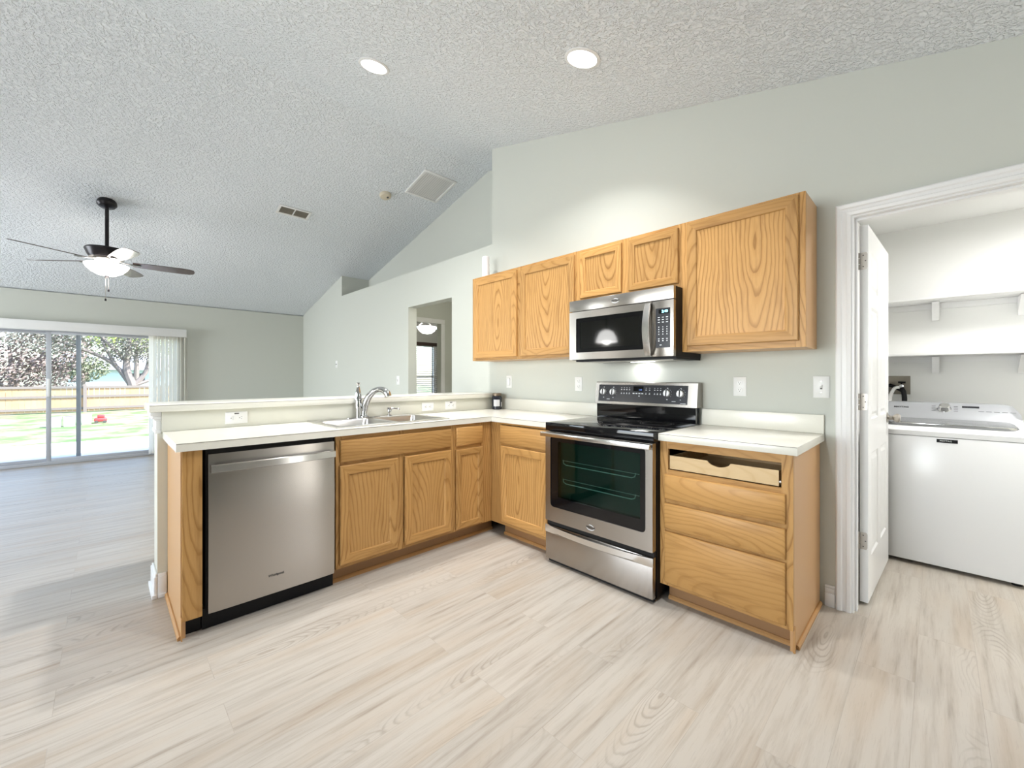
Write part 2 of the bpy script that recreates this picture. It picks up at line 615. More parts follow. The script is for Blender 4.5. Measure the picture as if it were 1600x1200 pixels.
struct(MB().box(XL - 0.12, 4.2, -5.1, YF + 0.12, -0.06, 0.0).build('floor', 'floor'), 'pale wood-look plank floor', 'floor')

cb = MB()
cb.prism([(YB, zn(YB)), (YR, ZR), (YR, ZR + 0.1), (YB, zn(YB) + 0.1)], 'X', XL, 0.12)
cb.prism([(2.5, zn(2.5)), (YR, ZR), (YR, ZR + 0.1), (2.5, zn(2.5) + 0.1)], 'X', 0.12, 0.58)
struct(cb.build('ceiling', 'ceiling', smooth=False), 'white textured kitchen slope of the vaulted ceiling', 'ceiling')
cb = MB()
cb.prism([(YR, ZR), (YF + 0.12, zf(YF + 0.12)), (YF + 0.12, zf(YF + 0.12) + 0.1), (YR, ZR + 0.1)], 'X', XL, 0.58)
struct(cb.build('ceiling', 'ceiling', smooth=False), 'white textured living room slope of the vaulted ceiling', 'ceiling')

wb = MB()
def ypoly(a, b, z0, top): return [(a, z0), (b, z0), (b, top(b)), (a, top(a))]
DL, DR_, DT = -0.108, -0.955, 2.055       # laundry door rough opening
wb.prism(ypoly(YB - 0.12, DR_, 0, zn), 'X', 0, 0.12)
wb.prism(ypoly(DR_, DL, DT, zn), 'X', 0, 0.12)
wb.prism(ypoly(DL, 2.677, 0, zn), 'X', 0, 0.12)
wb.prism(ypoly(2.677, 3.35, 0, lambda y: LEDGE), 'X', 0, 0.12)
wb.prism(ypoly(3.35, 4.276, 2.105, lambda y: LEDGE), 'X', 0, 0.12)
wb.prism(ypoly(4.276, 6.351, 0, lambda y: LEDGE), 'X', 0, 0.12)
wb.prism(ypoly(6.351, YF, 0, zf), 'X', 0, 0.12)
struct(wb.build('wall_right', 'wall', smooth=False), 'greige wall behind the range with a niche, a doorway and the laundry opening', 'wall')
nb = MB()
nb.prism([(2.5, LEDGE - 0.02), (6.47, LEDGE - 0.02), (6.47, zf(6.47)), (YR, ZR), (2.5, zn(2.5))], 'X', 0.46, 0.58)
nb.prism(ypoly(6.351, 6.47, LEDGE - 0.02, zf), 'X', 0.12, 0.46)
nb.prism(ypoly(2.5, 2.6, LEDGE - 0.02, zn), 'X', 0.12, 0.46)
struct(nb.build('wall_niche', 'wall', smooth=False), 'greige back and end of the high plant niche', 'wall')
struct(MB().box(0.12, 0.46, 2.6, 6.351, LEDGE - 0.02, LEDGE).build('trim_1', 'wall', smooth=False), 'shelf of the high plant niche', 'ledge')

# far wall with the sliding door and the bedroom window
SX0, SX1, SZ = -4.86, -1.83, 1.90
WX0, WX1, WZ0, WZ1 = 1.95, 3.06, 0.45, 2.0
fb = MB()
def farbox(a, b, z0, z1): fb.box(a, b, YF, YF + 0.12, z0, z1)
farbox(XL - 0.12, SX0, 0, 2.40)
farbox(SX0, SX1, SZ, 2.40)
farbox(SX1, WX0, 0, 2.40)
farbox(WX0, WX1, 0, WZ0)
farbox(WX0, WX1, WZ1, 2.40)
farbox(WX1, 4.2, 0, 2.40)
struct(fb.build('wall_far', 'wall', smooth=False), 'greige far living room wall with the sliding glass door', 'wall')
# left wall and wall behind the camera, with unseen openings added to let daylight in
lb = MB()
gp = [(YB, zn(YB)), (YR, ZR), (YF, zf(YF))]
def lz(y): return zn(y) if y < YR else zf(y)
def leftpiece(a, b, z0, z1):
    pts = [(a, z0), (b, z0)]
    if z1 is None:
        pts += [(b, lz(b))] + ([(YR, ZR)] if a < YR < b else []) + [(a, lz(a))]
    else:
        pts += [(b, z1), (a, z1)]
    lb.prism(pts, 'X', XL - 0.12, XL)
leftpiece(YB - 0.12, 0.0, 0, None)
leftpiece(0.0, 3.2, 0, 0.6); leftpiece(0.0, 3.2, 2.3, None)
leftpiece(3.2, 5.9, 0, None)
leftpiece(5.9, 7.6, 0, 0.6); leftpiece(5.9, 7.6, 2.2, None)
leftpiece(7.6, YF, 0, None)
struct(lb.build('wall_left', 'wall', smooth=False), 'greige left wall', 'wall')
bb = MB()
bb.box(XL - 0.12, -5.0, YB - 0.12, YB, 0, zn(YB))
bb.box(-5.0, -0.95, YB - 0.12, YB, 2.08, zn(YB))
bb.box(-0.95, -0.72, YB - 0.12, YB, 0, zn(YB))
bb.box(-5.1, -5.0, -5.0, YB - 0.12, 0, 2.42)  # unlit hall box added to cut bounce onto the cabinet fronts
bb.box(-0.95, -0.85, -5.0, YB - 0.12, 0, 2.42)
bb.box(-5.1, -0.85, -5.1, -5.0, 0, 2.42)
bb.box(-5.1, -0.85, -5.1, YB - 0.12, 2.42, 2.5)
bb.box(-0.72, -0.42, YB - 0.12, YB, 0, 0.15)
bb.box(-0.72, -0.42, YB - 0.12, YB, 2.1, zn(YB))
bb.box(-0.42, 0.12, YB - 0.12, YB, 0, zn(YB))
struct(bb.build('wall_back', 'wall', smooth=False), 'greige wall behind the kitchen', 'wall')

# laundry room
LX, LZ = 1.91, 2.42
lw = MB()
lw.box(LX, LX + 0.1, -2.2, 0.2, 0, LZ)
lw.box(0.12, LX, 0.0, 0.1, 0, LZ)
lw.box(0.12, LX, -2.2, -2.1, 0, LZ)
struct(lw.build('wall_laundry', 'wall_white', smooth=False), 'white laundry room walls', 'wall')
struct(MB().box(0.12, LX, -2.1, 0.0, LZ, LZ + 0.05).build('ceiling', 'wall_white', smooth=False), 'white laundry room ceiling', 'ceiling')
def dome_lamp(label, loc):
    o = thing('ceiling_lamp', label, 'ceiling lamp', loc)
    MB().lathe([(0.15, -0.0005), (0.155, -0.012), (0.14, -0.018), (0.0, -0.018)], seg=32).build('base', 'trim', o)
    MB().lathe([(0.135, -0.0185), (0.12, -0.05), (0.075, -0.078), (0.0, -0.088)], seg=32).build('glass_dome', 'bowl', o)
dome_lamp('white dome lamp on the laundry room ceiling', (0.95, -1.25, LZ))
dome_lamp('unseen white dome lamp added on the foyer ceiling beyond the doorway', (0.7, 3.4, 2.42))
light('laundry_lamp', 'AREA', (0.95, -1.25, LZ - 0.10), 28, (1, 0.99, 0.97), (0, 0, 0), 0.5)

# foyer and bedroom beyond the doorway
hb = MB()
hb.box(1.22, 1.32, 2.9, 5.01, 0, 2.42)
hb.box(0.12, 0.17, 5.01, 5.11, 0, 2.42)
hb.box(0.17, 1.0, 5.01, 5.11, 2.05, 2.42)
hb.box(1.0, 4.2, 5.01, 5.11, 0, 2.42)
hb.box(0.12, 1.32, 2.8, 2.9, 0, 2.42)
hb.box(4.1, 4.2, 5.11, YF, 0, 2.42)
struct(hb.build('wall_foyer', 'wall', smooth=False), 'greige foyer and bedroom walls beyond the doorway', 'wall')
hc = MB()
hc.box(0.12, 1.22, 2.9, 5.01, 2.42, 2.50)
hc.box(0.12, 4.1, 5.11, YF, 2.42, 2.50)
struct(hc.build('ceiling', 'wall_white', smooth=False), 'white foyer ceiling beyond the doorway', 'ceiling')
light('added_foyer_lamp', 'POINT', (0.7, 3.4, 2.1), 9, (1, 0.93, 0.82), size=0.1)  # lamp added to light the foyer, its fixture out of sight
def casing(name, label, x0, x1, y, ztop, wd=0.07):
    # casing in an XZ plane facing -Y
    o = MB()
    for a, b in ((x0 - wd, x0), (x1, x1 + wd)):
        o.box(a, b, y - 0.018, y, 0, ztop, 0.004)
    o.box(x0 - wd, x1 + wd, y - 0.018, y, ztop, ztop + wd, 0.004)
    struct(o.build(name, 'trim'), label, 'door casing')
casing('trim_2', 'white casing of the bedroom doorway seen through the foyer', 0.2, 1.0, 5.009, 2.05)

# base boards
def baseboard(name, label, x0, x1, y0, y1, h=0.13):
    struct(MB().box(x0, x1, y0, y1, 0, h, 0.004).build(name, 'trim'), label, 'baseboard')
baseboard('baseboard_far', 'white baseboard along the far wall', SX1 + 0.06, -0.016, YF - 0.016, YF - 0.001)
baseboard('baseboard_living', 'white baseboard along the living room side of the right wall', -0.016, -0.001, 4.28, YF - 0.02)

# sliding glass door: frame, two panels that overlap, panes
w1 = thing('window_1', 'white sliding glass door onto the patio', 'sliding door', (SX0, YF, 0))
w1['kind'] = 'structure'
W_ = SX1 - SX0
f = MB()
f.box(0.001, 0.04, 0.002, 0.11, 0.001, SZ - 0.001, 0.003)
f.box(W_ - 0.04, W_ - 0.001, 0.002, 0.11, 0.001, SZ - 0.001, 0.003)
f.box(0.04, W_ - 0.04, 0.002, 0.11, SZ - 0.045, SZ - 0.001, 0.003)
f.box(0.04, W_ - 0.04, 0.002, 0.11, 0.001, 0.045, 0.003)
f.build('frame', 'alu', w1)
def slider(a, b, y0):
    p = MB()
    for q in (a, b - 0.048):
        p.box(q, q + 0.048, y0, y0 + 0.035, 0.046, SZ - 0.046, 0.003)
    p.box(a + 0.048, b - 0.048, y0, y0 + 0.035, 0.046, 0.085, 0.003)
    p.box(a + 0.048, b - 0.048, y0, y0 + 0.035, SZ - 0.08, SZ - 0.046, 0.003)
    o = p.build('sliding_panel', 'alu', w1)
    MB().box(a + 0.04, b - 0.04, y0 + 0.014, y0 + 0.02, 0.07, SZ - 0.07).build('pane', 'pane', o)
    return o
s1 = slider(SX0 + 0.045 - SX0, -3.000 - SX0, 0.06)
s2 = slider(-3.335 - SX0, SX1 - 0.045 - SX0, 0.015)
MB().box(0, 0.03, -0.035, 0.0, 0.95, 1.2, 0.006).build('handle', 'trim', s2).location = (-3.325 - SX0, 0.014, 0)

# valance and stacked vertical blinds
vb = thing('vertical_blind', 'white vertical blind drawn to the right end of the sliding door', 'blind', (-1.81, YF - 0.1, 0))
MB().box(-3.15, 0.0, -0.03, 0.098, 1.862, 1.985, 0.004).build('valance', 'trim', vb)
for i in range(10):
    a = R(58 + random.uniform(-9, 9))
    xx = -0.435 + i * 0.048
    hw = 0.043
    vm = MB()
    c_, s_ = math.cos(a) * hw, math.sin(a) * hw
    bx, by = -math.sin(a) * 0.006, math.cos(a) * 0.006
    pts = [(xx - c_, 0.045 - s_), (xx + bx, 0.045 + by), (xx + c_, 0.045 + s_)]
    th = 0.0012
    pl = pts + [(p[0] + th, p[1]) for p in pts[::-1]]
    vm.prism(pl, 'Z', 0.03, 1.861)
    vm.build('vane', 'vane', vb)

# bedroom window with blind
w2 = thing('window_2', 'bedroom window behind the slatted blind', 'window', (WX0, YF, WZ0))
w2['kind'] = 'structure'
f = MB()
ww, wh = WX1 - WX0, WZ1 - WZ0
f.ring(0.001, ww - 0.001, 0.001, wh - 0.001, [(0, 0.09), (0, 0.03), (0.045, 0.03), (0.045, 0.09)], back=False)
f.box(0.045, ww - 0.045, 0.04, 0.075, wh / 2 - 0.02, wh / 2 + 0.02)
f.build('frame', 'trim', w2)
MB().box(0.04, ww - 0.04, 0.055, 0.06, 0.04, wh - 0.04).build('pane', 'pane', w2)
bl = thing('window_blind', 'white slatted blind with a dark headrail on the bedroom window', 'blind', (WX0, YF - 0.03, WZ0))
MB().box(-0.02, ww + 0.02, -0.04, 0.028, wh - 0.03, wh + 0.05, 0.003).build('headrail', 'headrail', bl)
for i in range(30):
    z = 0.02 + i * 0.049
    MB().prism([(-0.022, z), (0.022, z + 0.012), (0.022, z + 0.0145), (-0.022, z + 0.0025)], 'X', 0.0, ww).build('slat', 'blind', bl)
for xx in (0.15, ww - 0.15):
    MB().box(xx - 0.012, xx + 0.012, -0.026, -0.024, 0.0, wh - 0.03).build('ladder_tape', 'headrail', bl)
lm = thing('ceiling_lamp', 'white dome ceiling lamp lit in the bedroom beyond the doorway', 'ceiling lamp', (1.776, 6.6, 2.42))
MB().lathe([(0.07, 0.0), (0.075, -0.02), (0.02, -0.03), (0.012, -0.10), (0.0, -0.10)]).build('canopy', 'nickel', lm)
am = MB()
for k in range(3):
    a = 2 * PI * k / 3 + 0.4
    am.tube([(0.012 * math.cos(a), 0.012 * math.sin(a), -0.09), (0.09 * math.cos(a), 0.09 * math.sin(a), -0.13), (0.14 * math.cos(a), 0.14 * math.sin(a), -0.17), (0.165 * math.cos(a), 0.165 * math.sin(a), -0.21)], 0.008, 8)
am.build('arms', 'nickel', lm)
MB().lathe([(0.185, -0.21), (0.18, -0.24), (0.15, -0.29), (0.09, -0.335), (0.0, -0.35), (0.0, -0.34), (0.085, -0.325), (0.145, -0.28), (0.175, -0.21)]).build('glass_dome', 'lamp_on', lm)
light('bedroom_lamp', 'POINT', (1.776, 6.6, 2.0), 14, (1, 0.93, 0.84), size=0.15)

# bar half wall with its end trim
BX, BY0, BY1 = -2.548, 2.600, 2.790
struct(MB().box(BX, -0.001, BY0, BY1, 0, 1.024).build('wall_bar', 'bar_paint', smooth=False), 'cream half wall that carries the raised bar', 'half wall')
tb = MB()   # crown under the bar top, wrapped round the wall end
for (o, z0, z1) in ((0.010, 0.905, 0.925), (0.006, 0.925, 0.975), (0.014, 0.975, 0.985), (0.022, 0.985, 1.003), (0.030, 1.003, 1.024)):
    tb.box(BX - o, BX - 0.0005, BY0 - 0.0, BY1 + o, z0, z1, 0.002)
    tb.box(BX, -0.002, BY1 + 0.0005, BY1 + o, z0, z1, 0.002)
    tb.box(BX - o, -2.532, BY0 - o * 0.6, BY0 - 0.0005, z0, z1, 0.002)
struct(tb.build('trim_3', 'trim'), 'white crown moulding under the end of the bar top', 'moulding')
tb = MB()
for (o, z1) in ((0.016, 0.115), (0.011, 0.13), (0.026, 0.022)):
    tb.box(BX - o, BX - 0.0005, BY0 - o, BY1 + o, 0, z1, 0.003)
    tb.box(BX, -2.508, BY0 - o, BY0 - 0.0005, 0, z1, 0.003)
    tb.box(BX, -0.02, BY1 + 0.0005, BY1 + o, 0, z1, 0.003)
struct(tb.build('baseboard_bar', 'trim'), 'white baseboard wrapped round the end of the bar wall', 'baseboard')
bt = MB()
bt.box(-2.585, -0.0015, 2.552, 2.975, 1.026, 1.064, 0.0025)
o = bt.build('bar_top', 'laminate')
tag(o, 'long cream laminate bar top on the half wall behind the sink', 'bar top')
box('edge_seam', -2.584, -0.003, 2.5512, 2.5522, 1.0605, 1.0625, 'seam', o, label='dark seam along the front edge')

# ------------------------------------------------------------------ cabinets
DP = [(0.0, -0.001), (0.0, -0.015), (0.004, -0.0195), (0.050, -0.0195), (0.053, -0.018), (0.0575, -0.0105)]
def cab_door(par, x0, x1, z0, z1, small=False):
    d = MB()
    k = 0.82 if small else 1.0
    d.ring(x0, x1, z0, z1, [(i * k if i > 0.01 else i, y) for i, y in DP] + [(0.0575 * k, -0.001)], back=False, mv=0, mh=1)
    o = d.build('door', ['oak_v', 'oak_h'], par)
    i = 0.0570 * k
    MB().box(x0 + i, x1 - i, -0.0105, -0.003, z0 + i, z1 - i).build('panel', 'oak_v', o)
    return o
def drawer_front(par, x0, x1, z0, z1, name='drawer_front'):
    d = MB()
    d.ring(x0, x1, z0, z1, [(0, -0.001), (0, -0.012), (0.003, -0.016), (0.010, -0.0195)], cap=True)
    return d.build(name, 'oak_h', par)
def face_frame(par, w, z0, z1, stiles, rails):
    """stiles: x ranges full height; rails: (x0, x1, z0, z1)"""
    f = MB()
    for a, b in stiles:
        f.box(a, b, 0.0, 0.019, z0, z1, 0, 0)
    for a, b, c, d in rails:
        f.box(a, b, 0.0002, 0.019, c, d, 0, 1)
    return f.build('face_frame', ['oak_v', 'oak_h'], par)
def carcass(par, w, z0, z1, depth, m='oak_side', inner=0.019):
    f = MB()
    y0 = inner + 0.0005
    f.box(0.0005, 0.016, y0, depth, z0, z1)
    f.box(w - 0.016, w - 0.0005, y0, depth, z0, z1)
    f.box(0.016, w - 0.016, y0, depth, z0, z0 + 0.016)
    f.box(0.016, w - 0.016, depth - 0.01, depth, z0 + 0.016, z1)
    return f.build('carcass', m, par)
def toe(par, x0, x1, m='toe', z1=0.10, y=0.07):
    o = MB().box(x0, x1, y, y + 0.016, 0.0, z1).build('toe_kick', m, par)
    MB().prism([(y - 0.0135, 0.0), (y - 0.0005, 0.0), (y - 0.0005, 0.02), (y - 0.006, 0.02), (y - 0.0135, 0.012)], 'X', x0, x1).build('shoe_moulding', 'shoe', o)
    return o

PY = 2.015        # peninsula face plane
ZB, ZT = 0.10, 0.8745
DEP = 0.583       # peninsula cabinet depth
# left end filler with end panel
e = thing('end_panel', 'oak end panel with filler strip closing the left end of the peninsula', 'cabinet panel', (-2.505, PY, 0))
MB().box(0.004, 0.079, 0.0, 0.019, 0.085, ZT).build('filler_strip', 'oak_v', e)
MB().box(0.0, 0.018, 0.0195, 0.58, 0.0, ZT).build('side_panel', 'oak_side', e)
MB().box(0.0185, 0.079, 0.05, 0.06, 0.0, 0.085).build('toe_kick', 'black', e, 'black toe kick')
MB().prism([(-0.0135, 0.0), (-0.0005, 0.0), (-0.0005, 0.02), (-0.006, 0.02), (-0.0135, 0.012)], 'Y', 0.01, 0.56).build('shoe_moulding', 'shoe', e)
MB().box(-0.0008, 0.0035, -0.006, 0.019, 0.0, 0.105).build('corner_bead', 'shoe', e)

# sink base
c = thing('sink_base_cabinet', 'two-door oak base cabinet under the sink', 'cabinet', (-1.800, PY, 0))
face_frame(c, 0.845, ZB, ZT, [(0, 0.035), (0.815, 0.845), (0.392, 0.436)],
           [(0.035, 0.392, 0.848, ZT), (0.436, 0.815, 0.848, ZT), (0.035, 0.392, ZB, 0.140), (0.436, 0.815, ZB, 0.140), (0.035, 0.392, 0.69, 0.73), (0.436, 0.815, 0.69, 0.73)])
carcass(c, 0.845, ZB, 0.70, DEP)
drawer_front(c, 0.022, 0.809, 0.719, 0.848, 'false_front')
cab_door(c, 0.018, 0.388, 0.122, 0.700)
cab_door(c, 0.440, 0.808, 0.122, 0.700)
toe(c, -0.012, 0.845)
# narrow base
c = thing('narrow_base_cabinet', 'narrow oak base cabinet with one drawer in the inner corner', 'cabinet', (-0.954, PY, 0))
face_frame(c, 0.355, ZB, ZT, [(0, 0.022), (0.235, 0.3545)], [(0.022, 0.235, 0.845, ZT), (0.022, 0.235, ZB, 0.13), (0.022, 0.235, 0.69, 0.725)])
carcass(c, 0.60, ZB, ZT, DEP)
drawer_front(c, 0.008, 0.256, 0.717, 0.852)
cab_door(c, 0.006, 0.256, 0.115, 0.692, True)
toe(c, 0.0, 0.42)
# base to the left of the range (faces -X)
XF = -0.599
c = thing('corner_base_cabinet', 'oak base cabinet with one door between the corner and the range', 'cabinet', (XF, 2.0148, 0), WALLROT)
w = 2.0148 - 1.4005
face_frame(c, w, ZB, ZT, [(0.0, 0.115), (w - 0.035, w)], [(0.115, w - 0.035, 0.86, ZT), (0.115, w - 0.035, ZB, 0.14), (0.115, w - 0.035, 0.69, 0.735)])
MB().box(0.10, w - 0.0005, 0.0195, 0.59, ZB, 0.116).box(w - 0.016, w - 0.0005, 0.0195, 0.59, 0.116, ZT).build('carcass', 'oak_side', c)
drawer_front(c, 0.118, w - 0.028, 0.718, 0.856)
cab_door(c, 0.128, w - 0.026, 0.128, 0.700)
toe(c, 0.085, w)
# drawer base to the right of the range
c = thing('drawer_base_cabinet', 'oak drawer base to the right of the range with its top drawer front missing', 'cabinet', (XF, 0.632, 0), WALLROT)
w = 0.612
face_frame(c, w, ZB, ZT, [(0, 0.045), (w - 0.045, w)], [(0.045, w - 0.045, 0.835, ZT), (0.045, w - 0.045, 0.694, 0.722), (0.045, w - 0.045, ZB, 0.13), (0.045, w - 0.045, 0.54, 0.575), (0.045, w - 0.045, 0.385, 0.42)])
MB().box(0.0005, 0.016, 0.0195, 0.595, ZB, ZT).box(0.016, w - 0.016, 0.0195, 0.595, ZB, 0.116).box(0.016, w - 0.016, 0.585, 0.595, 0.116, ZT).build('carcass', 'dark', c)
MB().box(w - 0.016, w - 0.0002, 0.0195, 0.595, 0.0, ZT).build('side_panel', 'oak_side', c)
drawer_front(c, 0.029, 0.584, 0.566, 0.698)
drawer_front(c, 0.029, 0.584, 0.409, 0.545)
drawer_front(c, 0.029, 0.584, 0.118, 0.394)
d = MB()
pl = [(0.052, 0.728), (0.556, 0.728), (0.556, 0.798)]
n = 14
for k in range(n + 1):
    tt = k / n
    pl.append((0.355 - 0.11 * tt, 0.798 - 0.026 * (math.sin(PI * tt) ** 0.6)))
pl += [(0.052, 0.798)]
d.prism(pl, 'Y', 0.004, 0.016)
dr = d.build('drawer_box', 'birch', c, 'pale drawer box without its front')
MB().box(0.052, 0.066, 0.0165, 0.50, 0.728, 0.795).box(0.542, 0.556, 0.0165, 0.50, 0.728, 0.795).box(0.066, 0.542, 0.0165, 0.50, 0.728, 0.735).box(0.066, 0.542, 0.49, 0.50, 0.735, 0.795).build('drawer_sides', 'birch', dr)
MB().box(0.557, 0.566, 0.003, 0.50, 0.742, 0.752, 0.001).build('slide', 'nickel', dr)
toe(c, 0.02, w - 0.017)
MB().prism([(w + 0.0135, 0.0), (w + 0.0005, 0.0), (w + 0.0005, 0.02), (w + 0.006, 0.02), (w + 0.0135, 0.012)], 'Y', 0.05, 0.58).build('shoe_moulding', 'shoe', c)
MB().box(w - 0.004, w + 0.006, 0.008, 0.0185, 0.0, 0.118, 0.002).build('corner_bead', 'shoe', c, 'loose corner bead standing at the front foot')

# upper cabinets
UX = -0.2775
UD = -UX - 0.0015
UB, UT = 1.3686, 2.1409
c = thing('wall_cabinet', 'two-door oak wall cabinet left of the microwave', 'cabinet', (UX, 2.640, 0), WALLROT)
w = 2.640 - 1.4325
face_frame(c, w, UB, UT, [(0, 0.05), (0.594, 0.64), (w - 0.03, w)], [(0.05, 0.594, UB, 1.41), (0.64, w - 0.03, UB, 1.41), (0.05, 0.594, 2.09, UT), (0.64, w - 0.03, 2.09, UT)])
carcass(c, w, UB, UT, UD)
MB().box(0.016, w - 0.016, 0.0195, UD - 0.011, UT - 0.016, UT - 0.001).build('top_panel', 'oak_side', c)
cab_door(c, 0.040, 0.596, 1.393, 2.117)
cab_door(c, 0.640, 1.195, 1.391, 2.117)
c = thing('wall_cabinet', 'short two-door oak wall cabinet above the microwave', 'cabinet', (UX, 1.4315, 0), WALLROT)
w = 1.4315 - 0.655
face_frame(c, w, 1.758, UT, [(0, 0.045), (w - 0.02, w), (0.36, 0.447)], [(0.045, 0.36, 1.758, 1.80), (0.447, w - 0.02, 1.758, 1.80), (0.045, 0.36, 2.09, UT), (0.447, w - 0.02, 2.09, UT)])
carcass(c, w, 1.758, UT, UD)
MB().box(0.016, w - 0.016, 0.0195, UD - 0.011, UT - 0.016, UT - 0.001).build('top_panel', 'oak_side', c)
cab_door(c, 0.040, 0.377, 1.786, 2.117, True)
cab_door(c, 0.430, 0.763, 1.784, 2.117, True)
c = thing('wall_cabinet', 'large single-door oak wall cabinet beside the laundry door', 'cabinet', (UX, 0.654, 0), WALLROT)
w = 0.654 - 0.034
face_frame(c, w, UB, UT, [(0, 0.045), (w - 0.045, w)], [(0.045, w - 0.045, UB, 1.415), (0.045, w - 0.045, 2.10, UT)])
carcass(c, w, UB, UT, UD)
MB().box(0.016, w - 0.016, 0.0195, UD - 0.011, UT - 0.016, UT - 0.001).build('top_panel', 'oak_side', c)
cab_door(c, 0.038, 0.592, 1.401, 2.128)

# ------------------------------------------------------------------ worktops
CZ0, CZ1 = 0.876, 0.914
SKX0, SKX1, SKY0, SKY1 = -1.755, -0.985, 2.075, 2.545     # cut out for the sink
c = thing('worktop', 'long L-shaped off-white laminate worktop over the peninsula', 'worktop', (0, 0, 0))
t_ = MB()
t_.box(-2.526, SKX0, 1.990, 2.5985, CZ0, CZ1)
t_.box(SKX0, SKX1, 1.990, SKY0, CZ0, CZ1)
t_.box(SKX0, SKX1, SKY1, 2.5985, CZ0, CZ1)
t_.box(SKX1, -0.0015, 1.990, 2.5985, CZ0, CZ1)
t_.box(-0.624, -0.0015, 1.4025, 1.990, CZ0, CZ1)
bmesh.ops.remove_doubles(t_.bm, verts=t_.bm.verts[:], dist=0.0001)
t_.build('slab', 'laminate', c, smooth=False)
MB().box(-0.0205, -0.0015, 1.4025, 2.578, CZ1 + 0.0005, 1.015, 0.002).build('backsplash', 'laminate', c)
MB().box(-2.531, -0.0015, 2.580, 2.5985, CZ1 + 0.0005, 1.0245, 0.001).build('back_panel', 'bar_paint', c)
MB().box(-2.5262, -0.625, 1.9893, 1.9903, 0.9105, 0.9125).box(-0.6247, -0.6237, 1.4025, 1.989, 0.9105, 0.9125).build('edge_seam', 'seam', c, 'dark seam along the front edge')
c = thing('worktop', 'short off-white laminate worktop on the drawer base right of the range', 'worktop', (0, 0, 0))
MB().box(-0.624, -0.0015, 0.0, 0.6325, CZ0, CZ1, 0.0015).build('slab', 'laminate', c)
MB().box(-0.0205, -0.0015, 0.001, 0.6325, CZ1 + 0.0005, 1.015, 0.002).build('backsplash', 'laminate', c)
MB().box(-0.6247, -0.6237, 0.001, 0.632, 0.9105, 0.9125).build('edge_seam', 'seam', c, 'dark seam along the front edge')

# ------------------------------------------------------------------ sink, faucet, soap pump
c = thing('sink', 'stainless steel double-bowl sink set into the worktop', 'sink', (-1.370, 2.31, 0.914))
s = MB()
def rrect(x0, x1, y0, y1, r, n=5):
    pts = []
    for cx, cy, a0 in ((x1 - r, y1 - r, 0), (x0 + r, y1 - r, 90), (x0 + r, y0 + r, 180), (x1 - r, y0 + r, 270)):
        for k in range(n + 1):
            a = R(a0 + 90 * k / n)
            pts.append((cx + r * math.cos(a), cy + r * math.sin(a)))
    return pts
RX0, RX1, RY0, RY1 = -0.405, 0.405, -0.252, 0.262
bowls = [(-0.365, -0.020, -0.205, 0.165), (0.020, 0.365, -0.205, 0.165)]
# rim as strips around the bowls
def strip(x0, x1, y0, y1): s.box(x0, x1, y0, y1, 0.0005, 0.006, 0)
strip(RX0, RX1, 0.165, RY1); strip(RX0, RX1, RY0, -0.205)
strip(RX0, -0.365, -0.205, 0.165); strip(-0.020, 0.020, -0.205, 0.165); strip(0.365, RX1, -0.205, 0.165)
bmesh.ops.remove_doubles(s.bm, verts=s.bm.verts[:], dist=0.0002)
s.build('rim', 'sink_steel', c)
for x0, x1, y0, y1 in bowls:
    b = MB()
    rows = []
    for ins, z, rr in ((0.0, 0.0055, 0.004), (0.004, 0.001, 0.03), (0.012, -0.10, 0.05), (0.02, -0.155, 0.055), (0.05, -0.175, 0.05)):
        rows.append([b.bm.verts.new((px, py, z)) for px, py in rrect(x0 + ins, x1 - ins, y0 + ins, y1 - ins, rr)])
    for ra, rb in zip(rows, rows[1:]):
        for k in range(len(ra)):
            b.bm.faces.new((ra[k], ra[(k + 1) % len(ra)], rb[(k + 1) % len(ra)], rb[k]))
    b.bm.faces.new(rows[-1])
    bo = b.build('bowl', 'sink_steel', c, ang=60)
    MB().lathe([(0.0, 0.004), (0.035, 0.004), (0.042, 0.001), (0.042, 0.0)], ((x0 + x1) / 2, (y0 + y1) / 2, -0.1745)).build('drain', 'chrome', bo)

c = thing('faucet', 'chrome faucet with an arched spout behind the sink bowls', 'faucet', (-1.395, 2.520, 0.9202))
MB().lathe([(0.0, 0.006), (0.125, 0.006), (0.125, 0.0)], seg=32).build('deck_plate', 'chrome', c).scale = (1, 0.23, 1)
MB().lathe([(0.030, 0.0062), (0.030, 0.012), (0.022, 0.018), (0.019, 0.05), (0.021, 0.075), (0.0, 0.085)]).build('base', 'chrome', c)
sp = MB()
pp = [(0, 0, 0.05), (0.004, -0.012, 0.10), (0.016, -0.035, 0.15), (0.032, -0.075, 0.19), (0.05, -0.115, 0.208), (0.068, -0.155, 0.205), (0.082, -0.185, 0.185), (0.088, -0.195, 0.160)]
rr = [0.019, 0.024, 0.0245, 0.0215, 0.019, 0.021, 0.025, 0.024]
def smoothpath(p, r, n=4):
    P, Q = [], []
    for i in range(len(p) - 1):
        p0, p1, p2, p3 = [Vector(p[max(0, min(len(p) - 1, i + k))]) for k in (-1, 0, 1, 2)]
        for k in range(n):
            u = k / n
            P.append(0.5 * ((2 * p1) + (-p0 + p2) * u + (2 * p0 - 5 * p1 + 4 * p2 - p3) * u * u + (-p0 + 3 * p1 - 3 * p2 + p3) * u ** 3))
            Q.append(r[i] * (1 - u) + r[i + 1] * u)
    P.append(Vector(p[-1])); Q.append(r[-1])
    return P, Q
P_, Q_ = smoothpath(pp, rr)
sp.tube(P_, Q_, 16)
sp.build('spout', 'chrome', c, ang=60)
lv = MB()
